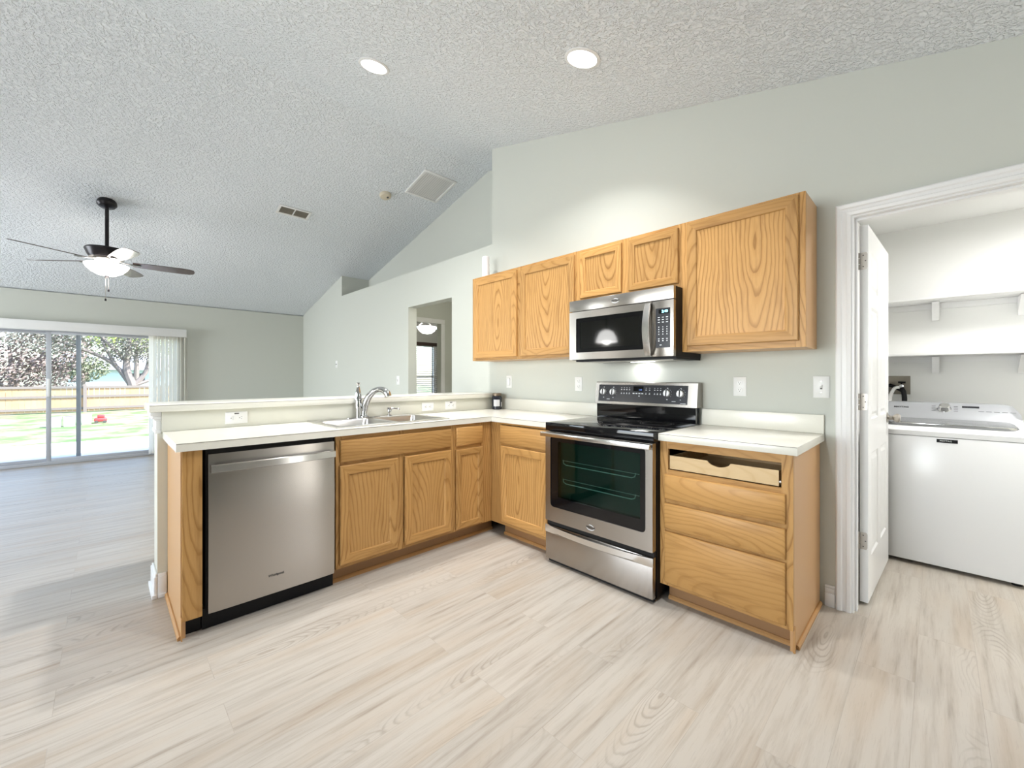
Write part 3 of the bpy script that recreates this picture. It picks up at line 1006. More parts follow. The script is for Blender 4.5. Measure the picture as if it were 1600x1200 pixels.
lv.lathe([(0.0, 0.07), (0.022, 0.07), (0.024, 0.10), (0.022, 0.125), (0.027, 0.13), (0.027, 0.14), (0.023, 0.15), (0.024, 0.17), (0.016, 0.20), (0.010, 0.225), (0.008, 0.235), (0.016, 0.252), (0.018, 0.258), (0.0, 0.260)], (-0.040, 0.012, 0.0))
lv.build('lever', 'chrome', c)
MB().lathe([(0.018, 0.006), (0.016, 0.075), (0.0, 0.075)], (-0.040, 0.012, 0.0)).build('lever_post', 'chrome', c)
c = thing('soap_dispenser', 'small chrome soap pump on the sink deck right of the faucet', 'soap dispenser', (-1.195, 2.520, 0.9202))
MB().lathe([(0.021, 0.0), (0.021, 0.006), (0.012, 0.010), (0.012, 0.03), (0.017, 0.034), (0.017, 0.062), (0.014, 0.066), (0.0, 0.067)]).build('pump', 'chrome', c)
MB().tube([(0, 0, 0.055), (0.03, -0.018, 0.057), (0.055, -0.034, 0.055), (0.064, -0.04, 0.047)], [0.008, 0.007, 0.006, 0.005], 10).build('nozzle', 'chrome', c)

# jar in the corner
c = thing('glass_jar', 'dark glass jar with a pale label in the worktop corner', 'jar', (-0.098, 2.500, 0.9145))
MB().lathe([(0.0, 0.0), (0.042, 0.0), (0.047, 0.006), (0.047, 0.112), (0.042, 0.124), (0.038, 0.128), (0.0, 0.128)]).build('body', 'jar_dark', c)
MB().lathe([(0.041, 0.1285), (0.043, 0.13), (0.043, 0.148), (0.041, 0.152), (0.030, 0.1525), (0.0, 0.150)]).build('lid', 'jar_lid', c)
lb_ = MB()
for a0, a1, z0, z1 in ((190, 262, 0.03, 0.092), (285, 318, 0.025, 0.07)):
    n = 8
    r0, r1 = 0.0473, 0.0480
    pl = [(r1 * math.cos(R(a0 + (a1 - a0) * k / n)), r1 * math.sin(R(a0 + (a1 - a0) * k / n))) for k in range(n + 1)]
    pl += [(r0 * math.cos(R(a1 - (a1 - a0) * k / n)), r0 * math.sin(R(a1 - (a1 - a0) * k / n))) for k in range(n + 1)]
    lb_.prism(pl, 'Z', z0, z1)
lb_.build('paper_label', 'jar_label', c)
# white pillar candle on the wall cabinet
c = thing('pillar_candle', 'white pillar standing on the left end of the wall cabinets', 'candle', (-0.150, 2.600, UT))
MB().lathe([(0.0, 0.0), (0.036, 0.0), (0.037, 0.004), (0.034, 0.20), (0.033, 0.225), (0.028, 0.230), (0.0, 0.228)]).build('pillar', 'candle', c)
MB().tube([(0, 0, 0.2285), (0.001, 0, 0.236)], 0.0015, 6).build('wick', 'slot', c)

# ------------------------------------------------------------------ dishwasher
c = thing('dishwasher', 'stainless steel dishwasher in the peninsula', 'dishwasher', (-2.412, PY, 0))
w = 0.600
MB().box(0.0, w - 0.0, 0.012, 0.545, 0.10, 0.868).build('tub', 'dark', c)
MB().box(-0.010, w + 0.010, 0.04, 0.05, 0.001, 0.0995).build('toe_kick', 'black', c)
d = MB()
z0, z1, n = 0.096, 0.851, 26
rows = []
for k in range(n + 1):
    z = z0 + (z1 - z0) * k / n
    q = k / n
    y = -0.026 - 0.006 * math.sin(PI * q) - 0.0012 * math.sin(PI * q * 4)
    rows.append([d.bm.verts.new((x, y + 0.0045 * (2 * (x - 0.003) / (w - 0.006) - 1) ** 6, z)) for x in [0.006 + (w - 0.012) * j / 16 for j in range(17)]])
for ra, rb in zip(rows, rows[1:]):
    for j in range(16):
        d.bm.faces.new((ra[j], ra[j + 1], rb[j + 1], rb[j]))
bd = [r_[0] for r_ in rows] + rows[-1][1:] + [r_[-1] for r_ in rows[::-1]][1:] + rows[0][::-1][1:-1]
bk = [d.bm.verts.new((v.co.x, 0.010, v.co.z)) for v in bd]
for k in range(len(bd)):
    k2 = (k + 1) % len(bd)
    d.bm.faces.new((bd[k], bk[k], bk[k2], bd[k2]))
do = d.build('door_panel', 'steel', c, ang=50)
h = MB()
yc = -0.062
n = 16
for k in range(n):
    def pt(k):
        x = 0.012 + (w - 0.024) * k / n
        q = 2 * k / n - 1
        return x, yc - 0.012 * (1 - q * q)
    (xa, ya), (xb, yb) = pt(k), pt(k + 1)
    h.bm.faces.new([h.bm.verts.new(p) for p in ((xa, ya, 0.768), (xb, yb, 0.768), (xb, yb, 0.800), (xa, ya, 0.800))])
    h.bm.faces.new([h.bm.verts.new(p) for p in ((xa, ya, 0.800), (xb, yb, 0.800), (xb, yb + 0.010, 0.804), (xa, ya + 0.010, 0.804))])
    h.bm.faces.new([h.bm.verts.new(p) for p in ((xa, ya + 0.010, 0.764), (xb, yb + 0.010, 0.764), (xb, yb, 0.768), (xa, ya, 0.768))])
    h.bm.faces.new([h.bm.verts.new(p) for p in ((xa, ya + 0.010, 0.804), (xb, yb + 0.010, 0.804), (xb, yb + 0.010, 0.764), (xa, ya + 0.010, 0.764))])
bmesh.ops.remove_doubles(h.bm, verts=h.bm.verts[:], dist=0.0002)
h.box(0.012, 0.030, yc + 0.004, -0.024, 0.766, 0.802)
h.box(w - 0.030, w - 0.012, yc + 0.004, -0.024, 0.766, 0.802)
h.build('handle', 'steel_bright', c)
text('badge', 'Whirlpool', 0.0175, 'print_dark', c, (0.293, -0.0312, 0.192), FRONT, bold=0.0003)

# ------------------------------------------------------------------ range
c = thing('range', 'freestanding stainless range with a black glass cooktop', 'range', (-0.645, 1.3965, 0), WALLROT)
w = 0.761
MB().box(0.001, w - 0.001, 0.02, 0.62, 0.03, 0.866).build('body', 'black', c)
MB().box(0.012, w - 0.012, 0.0, 0.02, 0.003, 0.0255).build('gap_shade_strip', 'dark', c)  # near-black strip added where the gap under the drawer is in shade
fe = MB()
for fx in (0.04, w - 0.04):
    for fy in (0.06, 0.56):
        MB().lathe([(0.018, 0.0), (0.018, 0.03), (0.0, 0.03)], (fx, fy, 0.0)).build('foot', 'black', c)
fe.bm.free()
MB().box(0.0, w, -0.022, 0.575, 0.8665, 0.9205, 0.004).build('cooktop', 'blackgloss', c)
for bx, by, br_ in ((0.20, 0.16, 0.105), (0.56, 0.16, 0.09), (0.20, 0.42, 0.08), (0.56, 0.42, 0.105), (0.38, 0.44, 0.055)):
    bn = MB()
    for q in (0.0, 0.015):
        ro, ri = br_ - q, br_ - q - 0.0025
        n = 36
        for k in range(n):
            a, b_ = 2 * PI * k / n, 2 * PI * (k + 1) / n
            bn.quad((bx + ri * math.cos(a), by + ri * math.sin(a), 0.9208), (bx + ro * math.cos(a), by + ro * math.sin(a), 0.9208), (bx + ro * math.cos(b_), by + ro * math.sin(b_), 0.9208), (bx + ri * math.cos(b_), by + ri * math.sin(b_), 0.9208))
    bn.build('burner_ring', 'slot', c)
# oven door: steel frame with an opening, black glass border, tinted inner pane
dz0, dz1 = 0.278, 0.832
fr = MB()
gx0, gx1, gz0, gz1 = 0.046, 0.716, 0.374, 0.836
def roundrect_xz(x0, x1, z0, z1, r, n=6):
    return [(p[0], p[1]) for p in rrect(x0, x1, z0, z1, r, n)]
outer = rrect(0.004, w - 0.004, dz0, dz1 + 0.03, 0.003, 6)
inner = rrect(gx0, gx1, gz0, gz1, 0.025, 6)
vo = [fr.bm.verts.new((x, -0.026, z)) for x, z in outer]
vi = [fr.bm.verts.new((x, -0.026, z)) for x, z in inner]
vd = [fr.bm.verts.new((x, -0.020, z)) for x, z in inner]
vk = [fr.bm.verts.new((x, 0.012, z)) for x, z in outer]
n = len(vo)
for k in range(n):
    k2 = (k + 1) % n
    fr.bm.faces.new((vo[k], vo[k2], vi[k2], vi[k]))
    fr.bm.faces.new((vi[k], vi[k2], vd[k2], vd[k]))
    fr.bm.faces.new((vo[k2], vo[k], vk[k], vk[k2]))
od = fr.build('oven_door', 'steel', c, ang=25)
# black glass with a see-through middle
ix0, ix1, iz0, iz1 = 0.105, 0.682, 0.440, 0.800
bo = MB()
bo.ring(gx0 - 0.003, gx1 + 0.003, gz0 - 0.003, gz1 + 0.003, [(0, -0.014), (0, -0.0195), (0.05, -0.0195)], back=False)
bo.bm.free(); bo.bm = bmesh.new()
vo = [bo.bm.verts.new((x, -0.0202, z)) for x, z in rrect(gx0 - 0.002, gx1 + 0.002, gz0 - 0.002, gz1 + 0.002, 0.027, 6)]
vi = [bo.bm.verts.new((x, -0.0202, z)) for x, z in rrect(ix0, ix1, iz0, iz1, 0.006, 6)]
vj = [bo.bm.verts.new((x, 0.010, z)) for x, z in rrect(ix0, ix1, iz0, iz1, 0.006, 6)]
for k in range(n):
    k2 = (k + 1) % n
    bo.bm.faces.new((vo[k], vo[k2], vi[k2], vi[k]))
    bo.bm.faces.new((vi[k], vi[k2], vj[k2], vj[k]))
bo.build('glass_border', 'blackgloss', od)
MB().box(ix0 - 0.003, ix1 + 0.003, -0.0196, -0.0166, iz0 - 0.003, iz1 + 0.003).build('window_glass', 'oven_glass', od)
# cavity and racks behind the window: carve by building the cavity in front of the body
ca = MB()
ca.quad((ix0 - 0.03, 0.0195, iz0 - 0.03), (ix1 + 0.03, 0.0195, iz0 - 0.03), (ix1 + 0.03, 0.0195, iz1 + 0.02), (ix0 - 0.03, 0.0195, iz1 + 0.02))
ca.build('oven_liner', 'oven_in', c)
rk = MB()
for zz in (0.655, 0.535):
    rk.tube([(ix0 + 0.03, -0.004, zz + 0.03), (ix0 + 0.035, -0.006, zz + 0.008), (ix0 + 0.055, -0.006, zz), (ix1 - 0.06, -0.006, zz), (ix1 - 0.04, -0.006, zz + 0.008), (ix1 - 0.035, -0.004, zz + 0.03)], 0.003, 8)
    rk.tube([(ix0 + 0.02, 0.008, zz + 0.022), (ix1 - 0.02, 0.008, zz + 0.022)], 0.002, 6)
rk.build('rack', 'rack', c)
hb_ = MB()
hb_.box(-0.002, w + 0.002, -0.075, -0.055, 0.834, 0.8625, 0.004)
hb_.box(0.01, 0.04, -0.0555, -0.0265, 0.838, 0.858, 0.003)
hb_.box(w - 0.04, w - 0.01, -0.0555, -0.0265, 0.838, 0.858, 0.003)
hb_.build('handle', 'steel_bright', c)
# storage drawer with bowed handle
dw = MB()
dw.box(0.004, w - 0.004, -0.024, 0.012, 0.026, 0.248, 0.003)
dwo = dw.build('storage_drawer', 'steel', c)
h = MB()
n = 18
for k in range(n):
    def pt(k):
        q = 2 * k / n - 1
        return 0.002 + (w - 0.004) * k / n, 0.022 * (1 - q * q)
    (xa, sa), (xb, sb) = pt(k), pt(k + 1)
    ya, yb = -0.026 - sa, -0.026 - sb
    za, zb_ = 0.248 - sa * 0.35, 0.248 - sb * 0.35
    h.quad((xa, ya, za - 0.034), (xb, yb, zb_ - 0.034), (xb, yb, zb_), (xa, ya, za))
    h.quad((xa, ya, za), (xb, yb, zb_), (xb, yb + 0.006, zb_ + 0.002), (xa, ya + 0.006, za + 0.002))
    h.quad((xa, -0.0242, za - 0.048), (xb, -0.0242, zb_ - 0.048), (xb, yb, zb_ - 0.034), (xa, ya, za - 0.034))
    h.quad((xa, ya + 0.006, za + 0.002), (xb, yb + 0.006, zb_ + 0.002), (xb, yb + 0.006, zb_ - 0.03), (xa, ya + 0.006, za - 0.03))
bmesh.ops.remove_doubles(h.bm, verts=h.bm.verts[:], dist=0.0003)
h.build('drawer_handle', 'steel_bright', dwo)
MB().box(0.006, w - 0.006, -0.006, 0.018, 0.2485, 0.2775).build('vent_gap', 'dark', c)
# backguard
bg = MB()
bg.box(0.012, w - 0.012, 0.560, 0.620, 0.9207, 1.022)
bg.build('riser', 'blackgloss', c)
bg = MB()
BG = lambda z: 0.553 + (z - 1.02) * 0.10
bg.prism([(0.548, 1.022), (0.640, 1.022), (0.640, 1.172), (0.632, 1.181), (0.580, 1.184), (0.570, 1.178)], 'X', 0.0, w)
bgo = bg.build('backguard', 'steel', c)
def onbg(u, z): return (u, 0.548 + (z - 1.022) * 0.141 - 0.001, z)
cp = MB()
def bgquad(b, x0, x1, z0, z1, lift=0.0006):
    y0_, y1_ = 0.548 + (z0 - 1.022) * 0.141, 0.548 + (z1 - 1.022) * 0.141
    b.prism([(y0_ - lift, z0), (y0_ - 0.00005, z0), (y1_ - 0.00005, z1), (y1_ - lift, z1)], 'X', x0, x1)
bgquad(cp, 0.030, 0.700, 1.040, 1.162, 0.002)
cpo = cp.build('control_panel', 'panel_black', bgo)
TILT = (R(90) - math.atan(0.141), 0, 0)
for kx in (0.075, 0.155, 0.565, 0.655):
    kp = onbg(kx, 1.108)
    kb = MB()
    kb.lathe([(0.0, 0.021), (0.019, 0.021), (0.022, 0.018), (0.0235, 0.004), (0.0235, 0.0)], axis='Y')
    ko = kb.build('knob', 'knob_white', c)
    ko.location = (kp[0], kp[1] - 0.0015, kp[2]); ko.rotation_euler = (-math.atan(0.141), 0, 0)
    mk = MB().box(-0.0035, 0.0035, -0.0235, -0.0212, -0.021, 0.021, 0.0008).build('pointer', 'black', ko)
    tk = MB()
    for k in range(9):
        a = R(-120 + 30 * k)
        a2 = a + R(14)
        for rr_ in (0.0295,):
            tk.quad((rr_ * math.sin(a), -0.0004, rr_ * math.cos(a)), (rr_ * math.sin(a2), -0.0004, rr_ * math.cos(a2)), ((rr_ + 0.0012) * math.sin(a2), -0.0004, (rr_ + 0.0012) * math.cos(a2)), ((rr_ + 0.0012) * math.sin(a), -0.0004, (rr_ + 0.0012) * math.cos(a)))
    tk.box(-0.004, 0.004, -0.0006, -0.0002, 0.034, 0.038)
    tk.box(-0.004, 0.004, -0.0006, -0.0002, -0.042, -0.037)
    tk.build('dial_marks', 'print', ko)
ds = MB(); bgquad(ds, 0.315, 0.392, 1.118, 1.154, 0.0026); ds.build('display', 'blackgloss', cpo)
text('display_digits', '2:40', 0.014, 'digit_dim', cpo, onbg(0.37, 1.128)[:1] + (onbg(0.37, 1.128)[1] - 0.0025, 1.128), TILT)
kb = MB()
for gx, nx, st in ((0.222, 4, 0.021), (0.412, 2, 0.026), (0.475, 3, 0.021)):
    for iy, zz in enumerate((1.140, 1.126, 1.106, 1.098)):
        for ix in range(nx):
            hx = 0.0045 if iy % 2 else 0.003
            bgquad(kb, gx + ix * st - hx, gx + ix * st + hx, zz, zz + (0.0045 if iy % 2 else 0.0025), 0.0024)
for ix in range(4):
    bgquad(kb, 0.312 + ix * 0.022, 0.326 + ix * 0.022, 1.100, 1.106, 0.0024)
bgquad(kb, 0.358, 0.366, 1.082, 1.089, 0.0024)
bgquad(kb, 0.102, 0.128, 1.056, 1.059, 0.0024); bgquad(kb, 0.597, 0.624, 1.056, 1.059, 0.0024); bgquad(kb, 0.655, 0.690, 1.045, 1.048, 0.0024)
kb.build('keypad_marks', 'print', cpo)

def swirl(par, loc, s, rot=(0, 0, 0)):
    b = MB()
    for a0, a1, r0 in ((200, 340, 1.0), (20, 120, 0.8)):
        n = 10
        for k in range(n):
            a, a2 = R(a0 + (a1 - a0) * k / n), R(a0 + (a1 - a0) * (k + 1) / n)
            th = lambda q: 0.10 + 0.16 * math.sin(PI * q)
            q, q2 = k / n, (k + 1) / n
            P = lambda r_, a_: (s * r_ * 1.3 * math.cos(a_), -0.0004, s * 0.8 * r_ * math.sin(a_))
            b.quad(P(r0 - th(q), a), P(r0, a), P(r0, a2), P(r0 - th(q2), a2))
    o = b.build('emblem', 'print', par)
    o.location = loc
    text('emblem_text', 'Whirlpool', s * 0.62, 'print_dark', o, (0, -0.0006, -s * 0.05), FRONT, bold=0.0002)
    return o
swirl(od, (w / 2 - 0.02, -0.0263, 0.315), 0.024)

# ------------------------------------------------------------------ microwave
c = thing('microwave', 'stainless over-the-range microwave under the short wall cabinet', 'microwave', (-0.400, 1.4035, 1.326), WALLROT)
w = 0.757
H = 0.427
MB().box(0.002, w - 0.002, 0.030, 0.3985, 0.012, H).build('body', 'black', c)
MB().box(0.025, w - 0.004, 0.045, 0.3985, 0.0, 0.0115).build('base_pan', 'black', c)
MB().box(0.05, w - 0.05, 0.10, 0.30, -0.003, -0.0002).build('grease_filter', 'nickel', c)
ul = MB().box(0.30, 0.46, 0.315, 0.36, -0.003, -0.0002).build('task_light', 'lamp_on', c)
light('hood_lamp', 'AREA', (-0.062, 1.02, 1.318), 0.25, (0.92, 0.96, 1.0), (0, 0, 0), 0.10, 0.06)
MB().box(0.0, w, 0.0, 0.0295, 0.350, H - 0.001, 0.002).build('top_grille', 'steel', c)
fr = MB()
outer = rrect(0.0, 0.622, 0.014, 0.346, 0.003, 5)
inner = rrect(0.058, 0.566, 0.062, 0.300, 0.006, 5)
vo = [fr.bm.verts.new((x, 0.0, z)) for x, z in outer]
vi = [fr.bm.verts.new((x, 0.0, z)) for x, z in inner]
vd = [fr.bm.verts.new((x, 0.007, z)) for x, z in inner]
vk = [fr.bm.verts.new((x, 0.0295, z)) for x, z in outer]
n = len(vo)
for k in range(n):
    k2 = (k + 1) % n
    fr.bm.faces.new((vo[k], vo[k2], vi[k2], vi[k]))
    fr.bm.faces.new((vi[k], vi[k2], vd[k2], vd[k]))
    fr.bm.faces.new((vo[k2], vo[k], vk[k], vk[k2]))
mo = fr.build('door', 'steel', c, ang=25)
MB().ring(0.056, 0.568, 0.060, 0.302, [(0, 0.0075), (0.03, 0.0075)], back=False).build('window_border', 'blackgloss', mo)
MB().box(0.080, 0.544, 0.0085, 0.011, 0.084, 0.278).build('window_glass', 'micro_glass', mo)
MB().box(0.080, 0.544, 0.020, 0.029, 0.084, 0.278).build('cavity', 'slot', mo)
h = MB()
n = 18
prev = None
for k in range(n):
    def pt(k):
        q = 2 * k / n - 1
        return 0.022 + 0.315 * k / n, -0.016 - 0.034 * (1 - q * q), 0.0165 + 0.002 * (1 - q * q)
    (za, ya, ha), (zb_, yb, hb2) = pt(k), pt(k + 1)
    X = 0.602
    h.quad((X - ha, ya, za), (X + ha, ya, za), (X + hb2, yb, zb_), (X - hb2, yb, zb_))
    h.quad((X - ha, ya + 0.014, za), (X - ha, ya, za), (X - hb2, yb, zb_), (X - hb2, yb + 0.014, zb_))
    h.quad((X + ha, ya, za), (X + ha, ya + 0.014, za), (X + hb2, yb + 0.014, zb_), (X + hb2, yb, zb_))
    h.quad((X + ha, ya + 0.014, za), (X - ha, ya + 0.014, za), (X - hb2, yb + 0.014, zb_), (X + hb2, yb + 0.014, zb_))
bmesh.ops.remove_doubles(h.bm, verts=h.bm.verts[:], dist=0.0002)
h.build('handle', 'steel_bright', mo, ang=30)
MB().box(0.6245, w, 0.0, 0.0295, 0.014, 0.346, 0.002).build('control_housing', 'steel', c)
cp = MB()
cp.box(0.648, 0.736, -0.0012, -0.0001, 0.066, 0.300, 0.0)
cpo = cp.build('control_panel', 'panel_black', c)
MB().box(0.666, 0.728, -0.0020, -0.0013, 0.268, 0.292).build('display', 'blackgloss', cpo)
text('display_digits', '2:40', 0.022, 'digit', cpo, (0.704, -0.0026, 0.280), FRONT, bold=0.0004)
kb = MB()
for zz in (0.244, 0.230, 0.215):
    for xx in (0.667, 0.692, 0.717):
        kb.box(xx - 0.006, xx + 0.006, -0.0019, -0.0013, zz, zz + 0.004)
for zz in (0.186, 0.172, 0.158, 0.143):
    for xx in (0.667, 0.692, 0.717):
        kb.box(xx - 0.0025, xx + 0.0025, -0.0019, -0.0013, zz, zz + 0.006)
for xx in (0.667, 0.692, 0.717):
    kb.box(xx - 0.005, xx + 0.005, -0.0019, -0.0013, 0.117, 0.121)
    kb.box(xx - 0.004, xx + 0.004, -0.0019, -0.0013, 0.104, 0.110)
kb.box(0.672, 0.684, -0.0019, -0.0013, 0.080, 0.084)
kb.build('keypad_marks', 'print', cpo)
swirl(c, (0.370, -0.0004, 0.388), 0.022)

# ------------------------------------------------------------------ switch plates and outlets (local: plate upright facing -Y)
def plate(name, label, cat, loc, rotz, kind, horizontal=False, group=None):
    o = thing(name, label, cat, loc, 0, group)
    o.rotation_euler = (0, R(90) if horizontal else 0, 0) if rotz == 0 else (0, 0, rotz)
    pw, ph = 0.036, 0.058
    if kind == 'double':
        pw, ph = 0.06, 0.06
    p = MB()
    p.ring(-pw, pw, -ph, ph, [(0, -0.0008), (0, -0.003), (0.004, -0.006)], cap=True)
    p.build('plate', 'plastic', o)
    if kind in ('outlet', 'gfci'):
        sl = MB()
        for zc in (0.022, -0.022):
            face = MB().lathe([(0.0, 0.0085), (0.0145, 0.0085), (0.0155, 0.0075), (0.0155, 0.0058)], (0, 0, zc), 20, 'Y').build('socket', 'plastic', o)
            sl = MB()
            sl.box(-0.0065, -0.0045, -0.0092, -0.0084, zc - 0.001, zc + 0.007)
            sl.box(0.0045, 0.0065, -0.0092, -0.0084, zc - 0.001, zc + 0.006)
            sl.lathe([(0.0, 0.0092), (0.0026, 0.0092), (0.0026, 0.0084)], (0, 0, zc - 0.007), 10, 'Y')
            sl.build('slots', 'slot', face)
        if kind == 'gfci':
            MB().box(-0.030, -0.023, -0.0085, -0.0058, -0.012, 0.012, 0.001).build('test_button', 'slot', o)
    elif kind == 'toggle':
        MB().box(-0.005, 0.005, -0.0075, -0.0058, -0.012, 0.012).build('slot_frame', 'slot', o)
        MB().prism([(-0.0060, -0.006), (-0.0060, 0.006), (-0.019, 0.012), (-0.019, 0.006)], 'X', -0.004, 0.004).build('toggle', 'plastic', o)
        s_ = MB()
        for zc in (0.03, -0.03):
            s_.lathe([(0.0, 0.0066), (0.003, 0.0066), (0.003, 0.0055)], (0, 0, zc), 10, 'Y')
        s_.build('screws', 'nickel', o)
    elif kind == 'rocker':
        MB().box(-0.0175, 0.0175, -0.0072, -0.0058, -0.0345, 0.0345).build('rocker_frame', 'slot', o)
        MB().prism([(-0.0073, -0.033), (-0.0073, 0.033), (-0.012, 0.033), (-0.0080, 0.0), (-0.0095, -0.033)], 'X', -0.016, 0.016).build('rocker', 'plastic', o)
    elif kind == 'jack':
        MB().box(-0.022, 0.022, -0.0085, -0.0058, -0.007, 0.007, 0.001).build('port', 'slot', o)
    return o
plate('light_switch', 'white toggle switch beside the laundry door casing', 'switch', (0, 0.014, 1.164), WALLROT, 'toggle')
plate('outlet', 'white wall outlet between the range and the laundry door', 'outlet', (0, 0.4155, 1.161), WALLROT, 'outlet')
plate('outlet', 'white wall outlet just left of the range backguard', 'outlet', (0, 1.6175, 1.1625), WALLROT, 'outlet')
plate('light_switch', 'white rocker switch under the left wall cabinet near the corner', 'switch', (0, 2.432, 1.1745), WALLROT, 'rocker')
plate('light_switch', 'white switch on the wall left of the doorway', 'switch', (0, 4.535, 1.176), WALLROT, 'toggle')
plate('wall_jack', 'white square plate with a dark port on the living room wall', 'wall plate', (0, 6.56, 1.433), WALLROT, 'jack')
BWY = 2.580
def bplate(x, lab, kind):
    o = plate('outlet', lab, 'outlet', (x, BWY - 0.0001, 0.969), 0, kind, True)
    return o
bplate(-2.180, 'white outlet on the bar backsplash above the dishwasher', 'gfci')
bplate(-0.813, 'white outlet on the bar backsplash just right of the soap pump', 'outlet')
bplate(-0.576, 'white outlet on the bar backsplash nearest the corner jar', 'gfci')

# ------------------------------------------------------------------ ceiling things
AN, AF = math.atan(SN), -math.atan(SF)
def on_slope(y): return (zn(y), AN) if y < YR else (zf(y), AF)
for px, py, lab, pw in ((-1.402, 2.352, 'round recessed ceiling light nearer the ridge', 24), (-0.766, 1.026, 'round recessed ceiling light above the range side', 12), (-1.40, 0.35, 'added round recessed ceiling light out of frame, nearest the camera', 12)):  # third one is added out of view to brighten the floor and streak the dishwasher
    z, a = on_slope(py)
    o = thing('recessed_light', lab, 'ceiling light', (px, py, z), rot=(a, 0, 0))
    MB().lathe([(0.105, -0.0005), (0.105, -0.004), (0.098, -0.008), (0.086, -0.008), (0.084, -0.0005)], seg=36).build('trim_ring', 'trim', o)
    MB().lathe([(0.0, -0.0065), (0.083, -0.0065), (0.083, -0.001), (0.0, -0.001)], seg=36).build('diffuser', 'lamp_on', o)
    light('recessed_lamp', 'AREA', (px, py - 0.02 * math.sin(a), z - 0.02), pw, (0.99, 0.99, 1.0), (a, 0, 0), 0.16, None, R(120))
z, a = on_slope(4.192)
o = thing('smoke_detector', 'ivory smoke detector on the living room ceiling slope', 'smoke detector', (-0.359, 4.192, z), rot=(a, 0, 0))
MB().lathe([(0.068, -0.0005), (0.068, -0.018), (0.060, -0.034), (0.035, -0.040), (0.0, -0.040)]).build('housing', 'ivory', o)
MB().lathe([(0.012, -0.0395), (0.012, -0.046), (0.0, -0.046)], (0.018, -0.015, 0)).build('test_button', 'slot', o)
z, a = on_slope(3.812)
o = thing('return_grille', 'large white return air grille near the ridge', 'vent', (0.030, 3.812, z), rot=(a, 0, 0))
g = MB()
hx, hy = 0.222, 0.232
for x0, x1, y0, y1 in ((-hx, hx, -hy, -hy + 0.03), (-hx, hx, hy - 0.03, hy), (-hx, -hx + 0.03, -hy + 0.03, hy - 0.03), (hx - 0.03, hx, -hy + 0.03, hy - 0.03)):
    g.box(x0, x1, y0, y1, -0.012, -0.0005, 0.002)
g.build('frame', 'trim', o)
MB().box(-hx + 0.03, hx - 0.03, -hy + 0.03, hy - 0.03, -0.002, -0.0006).build('filter', 'plastic', o)
for k in range(15):
    xx = -hx + 0.042 + k * 0.0257
    MB().prism([(xx - 0.009, -0.010), (xx + 0.009, -0.0035), (xx + 0.009, -0.0025), (xx - 0.009, -0.009)], 'Y', -hy + 0.031, hy - 0.031).build('louvre', 'trim', o)
z, a = on_slope(4.99)
o = thing('supply_vent', 'small tan supply vent on the ceiling near the fan', 'vent', (-1.128, 4.99, z), rot=(a, 0, 0))
g = MB()
hx, hy = 0.178, 0.090
for x0, x1, y0, y1 in ((-hx, hx, -hy, -hy + 0.025), (-hx, hx, hy - 0.025, hy), (-hx, -hx + 0.025, -hy + 0.025, hy - 0.025), (hx - 0.025, hx, -hy + 0.025, hy - 0.025), (-0.006, 0.006, -hy + 0.025, hy - 0.025)):
    g.box(x0, x1, y0, y1, -0.010, -0.0005, 0.002)
g.build('frame', 'trim', o)
MB().box(-hx + 0.025, hx - 0.025, -hy + 0.025, hy - 0.025, -0.002, -0.0006).build('duct', 'vent_tan', o)
for x0, x1 in ((-hx + 0.026, -0.007), (0.007, hx - 0.026)):
    for k in range(6):
        yy = -hy + 0.034 + k * 0.0225
        MB().prism([(yy - 0.010, -0.009), (yy + 0.008, -0.003), (yy + 0.008, -0.002), (yy - 0.010, -0.008)], 'X', x0, x1).build('louvre', 'vent_tan', o)

# ceiling fan
FX, FY = -2.739, 5.614
zc, a = on_slope(FY)
o = thing('ceiling_fan', 'dark five-blade ceiling fan with a lit glass bowl', 'ceiling fan', (FX, FY, zc))
cn = MB().lathe([(0.070, 0.012), (0.078, -0.004), (0.080, -0.030), (0.064, -0.052), (0.030, -0.060), (0.0, -0.060)]).build('canopy', 'fan_dark', o)
cn.rotation_euler = (a, 0, 0); cn.location = (0, 0, -0.012)
HZ = 2.415 - zc
MB().lathe([(0.016, -0.04), (0.016, HZ + 0.12), (0.0, HZ + 0.12)], seg=14).build('downrod', 'fan_dark', o)
MB().lathe([(0.022, HZ + 0.165), (0.026, HZ + 0.15), (0.10, HZ + 0.145), (0.165, HZ + 0.13), (0.172, HZ + 0.115), (0.150, HZ + 0.06), (0.135, HZ + 0.035), (0.0, HZ + 0.035)], seg=36).build('motor', 'fan_dark', o)
MB().lathe([(0.10, HZ + 0.0345), (0.105, HZ + 0.02), (0.07, HZ + 0.005), (0.065, HZ - 0.018), (0.0, HZ - 0.018)], seg=28).build('switch_housing', 'nickel', o)
for k, ph in enumerate((212, 284, 356, 68, 140)):
    ir = MB()
    ir.tube([(0.085, 0, HZ + 0.022), (0.14, 0, HZ + 0.006), (0.20, 0, HZ + 0.002)], [0.016, 0.014, 0.02], 8, flat=0.3)
    ir.prism(rrect(0.185, 0.265, -0.035, 0.035, 0.02), 'Z', HZ - 0.004, HZ - 0.0005)
    b_iron = ir.build('blade_iron', 'fan_dark', o)
    b_iron.rotation_euler = (0, 0, R(ph))
    pl = []
    n = 8
    for (r_, hw) in [(0.20, 0.050), (0.30, 0.062), (0.45, 0.071), (0.60, 0.074), (0.68, 0.068), (0.715, 0.050), (0.725, 0.02)]:
        pl.append((r_, hw))
    pl = pl + [(r_, -hw) for r_, hw in pl[::-1]]
    b = MB().prism(pl, 'Z', -0.003, 0.003)
    bo = b.build('blade', 'blade', b_iron)
    bo.location = (0, 0, HZ + 0.004)
    bo.rotation_euler = (R(-12), 0, 0)
